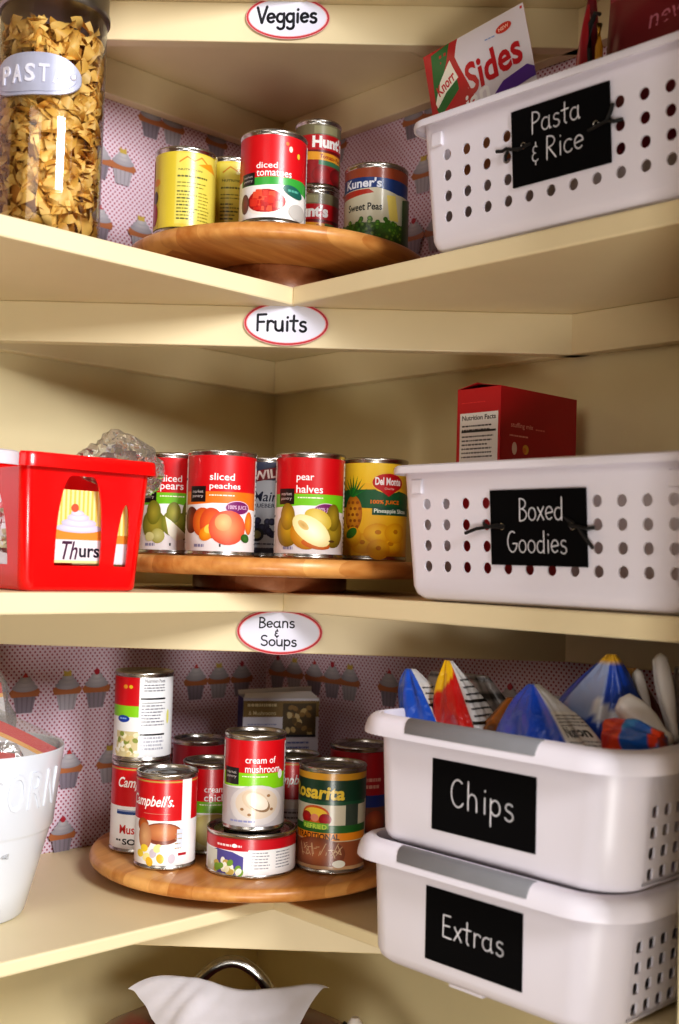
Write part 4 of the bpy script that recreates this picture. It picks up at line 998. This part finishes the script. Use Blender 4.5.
# 1 small blue bag, white back panel on its right
gathered_bag('small shiny blue chip bag at far left of the Chips basket', (.226, .530, -.160), (.232, .485, -.066), .024, .030, .004, .004, .0,
             lambda a, t: BL if not (.15 < a < .42) else WH_, 1, arts=[(nut_art(), (.15, .40, .35, .88))], prof=lambda t: 1 - t ** 3.2)
gathered_bag('red and yellow chip bag with white nutrition side, second from left', (.222, .566, -.165), (.224, .526, -.055), .028, .034, .003, .004, .0,
             lambda a, t: ((YL if t > .80 + .9 * ((a + .3) % 1 - .3) else RD) if not (.15 < a < .45) else WH_), 5, arts=[(nut_art(), (.15, .42, .35, .9))], prof=lambda t: 1 - t ** 2.4)
gathered_bag('grey striped chip bag lying behind the red and yellow one', (.130, .500, -.165), (.150, .478, -.075), .030, .055, .006, .030, .15,
             lambda a, t: (150, 146, 148) if int(t * 16) % 3 else (52, 50, 54), 8, prof=lambda t: 1 - t ** 2.2)
gathered_bag('orange and brown chip bag low between the red and blue bags', (.205, .575, -.165), (.215, .603, -.083), .030, .040, .008, .010, .1,
             lambda a, t: OR if (a * 3 + t * 2) % 1 > .3 else (130, 84, 40), 11, prof=lambda t: 1 - t ** 2.0)
NA = Art(); NA.rect(0, 0, 100, 100, (226, 224, 222)); NA.text('Nutrition', 33, 63, 52, 19, (18, 18, 20), .03)
for k in range(4): NA.lines(6, 92 - k * 6, 94, 1, 2, (120, 120, 126), 2.4, k + 9)
for k in range(5): NA.lines(6, 44 - k * 7, 94, 1, 2, (130, 130, 136), 2.4, k + 19)
NA.rect(0, 4, 100, 8, (20, 20, 22))
gathered_bag('bright blue chip bag with Nutrition panel facing right, middle of basket', (.236, .672, -.165), (.236, .634, -.066), .030, .064, .004, .004, .0,
             lambda a, t: (30, 86, 206) if not (.10 < a < .42) else WH_, 14, arts=[(NA, (.10, .36, .40, .80))], prof=lambda t: 1 - t ** 2.2)
def big_cf(a, t):
    a = (a + .1) % 1 - .1
    if t > .95: return (206, 160, 40)
    if .02 < a < .34 and .52 < t + (a - .1) * .9 < .66: return (216, 222, 232)
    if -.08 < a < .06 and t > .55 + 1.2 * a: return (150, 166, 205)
    return (28, 74, 176)
gathered_bag('large royal blue bag with white band and gathered peak, right of basket', (.165, .640, -.165), (.190, .682, -.038), .050, .066, .004, .004, .0, big_cf, 17, folds=9, amp=.07, prof=lambda t: 1 - t ** 1.7)
gathered_bag('orange and blue crumpled snack bag lying at the right front of the basket', (.222, .700, -.106), (.234, .758, -.101), .014, .017, .008, .008, .0,
             lambda a, t: ((226, 70, 26) if t < .42 or t > .86 else (20, 100, 190)) if (a * 2 + t) % 1 > .22 else (40, 140, 210) if t > .4 else (190, 30, 24), 21, folds=5, amp=.16, prof=lambda t: 1 - t ** 3)
gathered_bag('dark red snack bag standing behind the large blue bag', (.120, .690, -.165), (.150, .672, -.052), .026, .026, .006, .008, .2, lambda a, t: (130, 16, 36) if t < .95 else (190, 140, 50), 24, prof=lambda t: 1 - t ** 2.2)
gathered_bag('clear crinkled bag at the back right of the Chips basket', (.105, .722, -.165), (.115, .722, -.050), .036, .022, .020, .018, .0, lambda a, t: (255, 255, 255), 27, mat=FILM, prof=lambda t: 1 - t ** 2.0, name='clear_bag')
def bag_clip(label, p0, p1, w, r, seed):
    p0, p1 = Vector(p0), Vector(p1); d = (p1 - p0).normalized(); s = d.cross(Vector((.7, .7, .15))).normalized(); n = s.cross(d)
    T = thing('bag_clip', label, 'clip', tuple(p0), 0, 'white plastic bag clips')
    for sg, nm in ((1, 'jaw'), (-1, 'jaw')):
        m = M(); L_ = (p1 - p0).length
        def S(a, b):
            q = 2 * PI * a; t = b; wd = w * (.55 + .45 * math.sin(PI * min(1, t * 1.15 + .1))) * (1 if t < .93 else .85)
            e = math.sqrt(max(0.02, min(1, t / .05, (1 - t) / .05)))
            return tuple(d * (t * L_) + s * (wd / 2 * math.cos(q) * e) + n * (r * math.sin(q) * e + sg * (r * 1.15)))
        m.grid(S, 16, 18, wrap=True); m.f.append(tuple(range(16))[::-1]); m.mi.append(0); m.f.append(tuple(18 * 16 + i for i in range(16))); m.mi.append(0)
        build(nm, m, CLIPW, T, smooth=60)
    return T
bag_clip('wide white bag clip nearest the front, beside the orange bag', (.205, .700, -.075), (.195, .744, -.108), .024, .0048, 1)
bag_clip('slim white bag clip leaning in the middle of the three clips', (.160, .688, -.052), (.165, .708, -.105), .010, .003, 2)
bag_clip('tall white bag clip at the far right end of the Chips basket', (.165, .713, -.036), (.170, .732, -.110), .014, .004, 3)

# ------------------------------------------------------------------ red basket with contents
def red_basket():
    x0, x1, y0, y1 = .4165, .5400, .135, .2895; h = .1255
    O = ((x0 + x1) / 2, (y0 + y1) / 2, 0); T = thing('red_basket', 'glossy red plastic basket with cut-out sides on the fruit shelf', 'basket', O)
    m = M()
    def ringz(zz, ins, R=.010):
        f = zz / h; e = .008 * f
        return [(x, y, zz) for x, y in rrect(x0 - e + ins, x1 + e - ins, y0 - e + ins, y1 + e - ins, R, 6)]
    rs = [ringz(0, .004), ringz(.0015, .001), ringz(.004, 0)]; loops(m, rs); m.add(rs[0], [tuple(range(len(rs[0])))[::-1]])
    # side walls as (u,z) panels with arched openings; u runs along each side
    def wall(P, L0, opens, top):
        # vertical strips between columns; each strip solid from z=.004 to zb and from zt to top
        N = 120
        for i in range(N):
            ua, ub = i / N, (i + 1) / N
            def span(u):
                for (c0, c1, zb, zt, flare) in opens:
                    if c0 < u < c1:
                        r = min((u - c0) / (c1 - c0), (c1 - u) / (c1 - c0)); k = min(1, r / flare) if flare else 1
                        return zb, zb + (zt - zb) * math.sqrt(max(0, 1 - (1 - k) ** 2)) if flare else zt
                return None
            um = (ua + ub) / 2; sp = span(um); q = lambda za0, zb0, za1, zb1: m.add([P(ua, za0), P(ub, za1), P(ub, zb1), P(ua, zb0)], [(0, 1, 2, 3)])
            if sp is None: q(.004, top, .004, top)
            else:
                s0 = span(ua) or (sp[0], sp[0]); s1 = span(ub) or (sp[0], sp[0])
                q(.004, s0[0], .004, s1[0]); q(s0[1], top, s1[1], top)
    R = .010
    fx = lambda f, z: (x0 - .008 * z / h + R) + (x1 + .008 * z / h - R - (x0 - .008 * z / h + R)) * f
    fy = lambda f, z: (y0 - .008 * z / h + R) + (y1 + .008 * z / h - R - (y0 - .008 * z / h + R)) * f
    OP = [(.065, .20, .024, .084, .5), (.34, .80, .024, .108, .30)]
    wall(lambda u, z: (fx(u, z), y1 + .008 * z / h, z), 1, OP, h)           # front, u=0 is the end by the cans
    wall(lambda u, z: (fx(u, z), y0 - .008 * z / h, z), 1, OP, h)
    OE = [(.14, .86, .024, .100, .3)]
    wall(lambda u, z: (x1 + .008 * z / h, fy(u, z), z), 1, OE, h - .012); wall(lambda u, z: (x0 - .008 * z / h, fy(u, z), z), 1, OE, h)
    # rounded corner posts
    A, B = ringz(.004, 0), ringz(h, 0)
    for k in range(4):
        c0, c1 = A[k * 7:k * 7 + 7], B[k * 7:k * 7 + 7]; loops(m, [c0, c1], closed=False)
    def lip(out, dz): return [(x, y, h + dz) for x, y in rrect(x0 - .008 - out, x1 + .008 + out, y0 - .008 - out, y1 + .008 + out, .010 + out, 6)]
    # the rim stops short on the end facing the room, where the side is cut lower
    ch = lambda o, dz: (lambda q: q[2:26])(lip(o, dz))
    loops(m, [ch(-.0005, 0), ch(.002, .0015), ch(.005, .0012), ch(.0062, -.002), ch(.0066, -.012)], closed=False)
    build('body', m, RED, T, O, 30, solid=.002, recalc=True)
red_basket()
# gift card in the basket
a = Art(); a.rect(0, 0, 52, 69, (242, 226, 160))
for k in range(11): a.rect(1 + k * 4.7, 24, 3.2 + k * 4.7, 69, (232, 196, 90))
a.rect(0, 0, 52, 24, (226, 216, 220)); a.rect(0, 22, 52, 31, (226, 140, 50)); a.rect(0, 0, 52, 2.5, (236, 214, 150))
for (u, v, ru, rv) in ((26, 33, 25, 4.5), (26, 38, 19, 4.5), (25, 43, 12, 4), (24, 47, 7, 3)): a.ell(u, v, ru, rv, (236, 230, 236), (190, 184, 206))
a.ell(21, 52, 4, 4, (214, 90, 60)); a.text('Th', 17, 12, 17, 17, (70, 24, 60), .01, .3); a.text('urs', 38, 10, 22, 9, (30, 22, 40), .02)
m = a.wrap(lambda u, v, e: (.026 - u / 1000, e + .0006, v / 1000), 3e-5); m.box(-.026, .026, -.0004, .0005, 0, .069, lin((230, 220, 190)))
o = build('gift_tag', m, CARD, smooth=0); o.location = (.4815, .2835, .0265); o.rotation_euler = (0, 0, 0); tag(o, 'yellow striped cupcake card reading Thurs behind the red basket opening', 'card')
a = Art(); a.rect(0, 0, 30, 60, (242, 226, 160)); a.rect(0, 0, 30, 20, (226, 216, 220)); a.rect(0, 20, 30, 28, (226, 140, 50))
for k in range(6): a.rect(1 + k * 4.7, 28, 3.2 + k * 4.7, 60, (232, 196, 90))
m = a.wrap(lambda u, v, e: (.015 - u / 1000, e + .0006, v / 1000), 3e-5); m.box(-.015, .015, -.0004, .0005, 0, .060, lin((230, 220, 190)))
o = build('gift_tag', m, CARD, smooth=0); o.location = (.437, .2825, .026); tag(o, 'yellow card showing in the narrow right slot of the red basket', 'card')
def clearbag(label, c, sx, sy, sz, seed, tilt=0.0, inner=(120, 86, 60), group='clear bags in the red basket'):
    rnd = random.Random(seed); P = [(Vector((rnd.uniform(-1, 1), rnd.uniform(-1, 1), rnd.uniform(-1, 1))) * 5, rnd.random() * 6.3) for _ in range(7)]
    m = M()
    def S(a, b):
        q = 2 * PI * a; f = PI * b; v = Vector((math.sin(f) * math.cos(q), math.sin(f) * math.sin(q), math.cos(f)))
        k = .8 + sum(.05 * math.sin(d.dot(v) + ph_) for d, ph_ in P) + sum(.11 * abs(math.sin(1.7 * d.dot(v) + ph_)) for d, ph_ in P[:4])
        return (v.x * sx * k, v.y * sy * k + tilt * v.z * k, v.z * sz * k)
    m.grid(S, 40, 24, wrap=True)
    T = thing('clear_bag', label, 'bag', c, 0, group); build('film', m, FILM, T, smooth=12)
    m = M(); m.grid(lambda a, b: tuple(.6 * x for x in S(a, b)), 24, 14, wrap=True); build('filling', m, simple('filling', inner, .6, noise=.5, nscale=60, bump=.3), T, smooth=60)
clearbag('clear cellophane bag with brown contents poking out of the red basket', (.384, .205, .130), .047, .022, .029, 3)
clearbag('crinkled clear bag low at the left end inside the red basket', (.505, .215, .045), .026, .05, .038, 9, 0, (150, 140, 130))
# white tub behind the red basket, mostly beyond the left edge
m = M(); O = (.60, .07, Z2)
def wr(ins, z_, R=.02): return [(x, y, z_) for x, y in rrect(.456 - ins, .74 + ins, .024 - ins * .3, .112 + ins, R + max(0, ins), 8)]
loops(m, [wr(-.008, 0), wr(-.006, .003), wr(0, .130), wr(.002, .141), wr(.007, .144), wr(.0115, .142), wr(.0125, .128)]); m.add(wr(-.008, 0), [tuple(range(36))[::-1]])
o = build('storage_basket', m, WHITE, None, O, 40, solid=.002, recalc=True); o.location = O
tag(o, 'plain white tub behind the red basket at left edge', 'basket')

# ------------------------------------------------------------------ popcorn bucket
BX, BY = .519, .150; hB = .166; rb, rt = .063, .0960
T = thing('popcorn_bucket', 'white round popcorn bucket with raised lettering on the lower shelf', 'bucket', (BX, BY, Z3))
def br(z_): f = z_ / hB; return (rb + .020 * f / .5) if f < .5 else rb + .0215 + (rt - rb - .0215) * (f - .5) / .5
m = M(); m.lathe([(rb - .006, 0), (rb - .002, .001), (rb, .004), (br(.084), .084), (br(.084) + .0012, .0865), (br(.0885) + .0022, .0885), (rt - .0005, hB - .004), (rt, hB - .001), (rt - .001, hB), (rt - .003, hB - .001), (br(.09) - .004, .09), (rb - .004, .005), (.001, .004)], 110, cap1=False)
build('body', m, WHITE2, T, smooth=35)
m = M(); phb = face(BX, BY)
for k, ch in enumerate('POPCORN'):
    vs, fs = text_mesh(ch, -.004, 0, .5); ac = phb + math.radians(16 + (k - 3) * 15.0)
    for_ = []
    for x, y, z_ in vs:
        zz = .131 + y * .036; R = (rb + .0237 + (rt - rb - .0237) * (zz - .0885) / (hB - .0925)); an = ac + x * .019 / R
        for_.append(((R + max(0, z_ * .0034) - .0003) * math.cos(an), (R + max(0, z_ * .0034) - .0003) * math.sin(an), zz))
    m.add(for_, fs)
build('raised_letters', m, WHITE2, T, smooth=30)
def pop_pack(label, o, rx, ry, rz, seed):
    m = M(); rnd = random.Random(seed); W_, H_ = .085, .095
    A = Art(); A.rect(0, 0, 85, 95, (214, 210, 206)); A.poly([(0, 84), (85, 84), (85, 95), (0, 95)], (206, 24, 26)); A.rect(0, 80, 85, 84, (236, 170, 60)); A.rect(8, 20, 76, 60, (190, 176, 150)); A.ell(30, 42, 16, 12, (232, 226, 206)); A.ell(54, 36, 14, 10, (226, 214, 180)); A.rect(0, 0, 85, 8, (206, 24, 26))
    S = lambda u, v, e: ((u / 1000 - W_ / 2), .004 * math.sin(u / 22) * math.sin(v / 17) - e, v / 1000 - H_ / 2)
    q = A.wrap(S, 8e-5, 6, 6); m.add(q.v, q.f, q.c); m.grid(lambda a, b: S(a * 85, b * 95, -.012 * math.sin(PI * a) * math.sin(PI * b)), 14, 14, lambda a, b: lin((220, 216, 210)))
    T = thing('popcorn_pack', label, 'packet', o, 0, 'popcorn packs in the bucket'); T.rotation_euler = (rx, ry, rz)
    build('wrapper', m, CARD, T, smooth=60)
    f = M()
    def F(a, b):
        q = 2 * PI * a; c, s = math.cos(q), math.sin(q); t = b * 2 - 1; w = (W_ / 2 + .006) * (1 - .1 * abs(t) ** 4)
        k = 1 + .05 * math.sin(6 * q + 5 * t + seed) + .05 * math.sin(11 * t + 2 * q)
        return (w * math.copysign(abs(c) ** .5, c) * k, .015 * s * k * (1 - t ** 4) + .003, t * (H_ / 2 + .012))
    f.grid(F, 36, 18, wrap=True); build('film', f, FILM, T, smooth=50)
rzb = phb + PI / 2
pop_pack('red and white popcorn pack leaning right inside the bucket', (BX - .028, BY + .022, Z3 + .137), math.radians(-24), math.radians(26), rzb, 2)
pop_pack('red and white popcorn pack at the front left inside the bucket', (BX + .018, BY + .038, Z3 + .124), math.radians(-34), math.radians(6), rzb, 5)
pop_pack('red and white popcorn pack standing at the back inside the bucket', (BX - .010, BY - .024, Z3 + .170), math.radians(-8), math.radians(-10), rzb, 8)

# ------------------------------------------------------------------ bottom shelf: bag over a red pan
PX, PY = .240, .235; PT = -.464
T = thing('roasting_pan', 'dark red roasting pan with arched silver lid handle under the plastic bag', 'pan', (PX, PY, Z4), math.radians(135))
def oval(rx, ry, z_, n=64): return [(rx * math.cos(2 * PI * i / n), ry * math.sin(2 * PI * i / n), z_) for i in range(n)]
m = M(); rr = [oval(.120, .085, 0), oval(.138, .100, .02), oval(.145, .106, .150), oval(.150, .110, .155), oval(.150, .110, .160)]
loops(m, rr); m.add(rr[0], [tuple(range(64))[::-1]]); build('pan_body', m, DRED, T, None, 50)
m = M(); hp = PT - Z4; rr = [oval(.150, .110, .1605), oval(.149, .109, .166), oval(.142, .102, hp - .026), oval(.11, .075, hp - .010), oval(.06, .04, hp - .003), oval(.01, .008, hp)]
loops(m, rr); m.add(rr[-1], [tuple(range(64))]); build('lid', m, DRED, T, None, 60)
m = M(); m.tube([(-.056 + .112 * i / 16, .030, hp - .024 + .068 * math.sin(PI * i / 16) ** .6) for i in range(17)], .0068, 10); build('lid_handle', m, STEEL, T, None, 60)
for s in (-1, 1):
    m = M(); m.tube([(s * .146, -.035, .166), (s * .170, -.03, .172), (s * .178, 0, .174), (s * .170, .03, .172), (s * .146, .035, .166)], .0075, 10); build('side_handle', m, BLACKP, T, None, 60)
# crumpled white bag
m = M(); rnd = random.Random(12); PP = [(rnd.uniform(20, 75), rnd.uniform(0, 6.3), rnd.uniform(0, 6.3)) for _ in range(9)]
er = Vector((-.719, .695, 0)); ed = Vector((.695, .719, 0))
def bagS(a, b):
    # b: 0 = back hem, 1 = front hem; a runs left to right
    u = (a - .5) * (.222 * (1 - .55 * min(1, 1.7 * b) ** .9)) + .010 * b; q = abs(a - .5) * 2
    x = sum(math.sin(k * 1.6 * (u * math.cos(t) + (b - .3) * .12 * math.sin(t)) + p) for k, t, p in PP) / 9
    y = sum(math.sin(k * 1.1 * (u * math.sin(t) - (b - .3) * .12 * math.cos(t)) + 2 * p) for k, t, p in PP) / 9
    crest = -.4365 + .006 * math.sin(a * 7 + .5) - .012 * q ** 6
    z_ = crest - max(0, b - .06) * .105 - .010 * b * q + .018 * x * min(1, b * 3 + .2) + .003 * abs(math.sin(70 * u + 9 * y + 14 * b)) * min(1, b * 5)
    d = .004 + .125 * b ** 1.2 + .010 * y
    p = Vector((PX, PY, 0)) + er * u + ed * d
    return (p.x, p.y, z_ + .006)
m.grid(bagS, 72, 40); o = build('plastic_bag', m, BAGW, None, (PX, PY, -.45), 60); tag(o, 'crumpled white plastic bag lying over the red pan', 'bag')
m = M(); m.tube([(.168, .338, -.468), (.140, .375, -.500), (.10, .43, -.56), (.07, .47, -.66)], [.008, .009, .009, .009], 10); m.lathe([(.006, 0), (.009, .004), (.0085, .014), (.004, .02)], 14, None, mi=1)
for i in range(len(m.v) - 56, len(m.v)): x, y, z_ = m.v[i]; m.v[i] = (.158 + x, .351 + y, -.476 + z_)
o = build('utensil_handle', m, [BLACKP, CLIPW], None, None, 50); tag(o, 'black handle with pale end cap leaning beside the red pan', 'handle')

# ------------------------------------------------------------------ light, world, camera
def area(name, loc, target, sx, sy, power, c):
    l = bpy.data.lights.new(name, 'AREA'); l.shape = 'RECTANGLE'; l.size = sx; l.size_y = sy; l.energy = power; l.color = c
    o = bpy.data.objects.new(name, l); col.objects.link(o); o.location = loc
    o.rotation_euler = (Vector(target) - Vector(loc)).to_track_quat('-Z', 'Y').to_euler(); return o
area('window_light', (.74, 2.35, .92), (.45, .15, 0), .6, .6, 50, (.985, .98, 1.0))
area('room_fill', (1.9, 1.05, .70), (.2, .5, -.1), .7, .7, 4.4, (1.0, .92, .86))
area('low_fill', (1.35, 1.6, -.55), (.5, .1, -.46), .4, .4, 12, (1.0, .97, .93))
w = bpy.data.worlds.new('room'); sc.world = w; w.use_nodes = True
bg = w.node_tree.nodes['Background']; bg.inputs['Color'].default_value = (1.0, .72, .42, 1); bg.inputs['Strength'].default_value = .05
cam = bpy.data.cameras.new('camera'); co = bpy.data.objects.new('camera', cam); col.objects.link(co)
cam.sensor_fit = 'VERTICAL'; cam.sensor_height = 36; cam.lens = 1140.7 / 1024 * 36; cam.clip_start = .01
yaw, pit, rol = 3.9454, .0430, .0295
fw = Vector((math.cos(yaw) * math.cos(pit), math.sin(yaw) * math.cos(pit), math.sin(pit)))
r = Vector((math.sin(yaw), -math.cos(yaw), 0)); u = r.cross(fw)
R2 = r * math.cos(rol) + u * math.sin(rol); U2 = u * math.cos(rol) - r * math.sin(rol)
mt = Matrix((R2, U2, -fw)).transposed().to_4x4(); mt.translation = (VX, VY, VZ); co.matrix_world = mt
cam.dof.use_dof = True; cam.dof.focus_distance = 1.2; cam.dof.aperture_fstop = 5.0
sc.camera = co
sc.view_settings.view_transform = 'Standard'; sc.view_settings.look = 'Medium High Contrast'; sc.view_settings.exposure = 0; sc.view_settings.gamma = 1
sc.cycles.max_bounces = 8; sc.cycles.transparent_max_bounces = 16
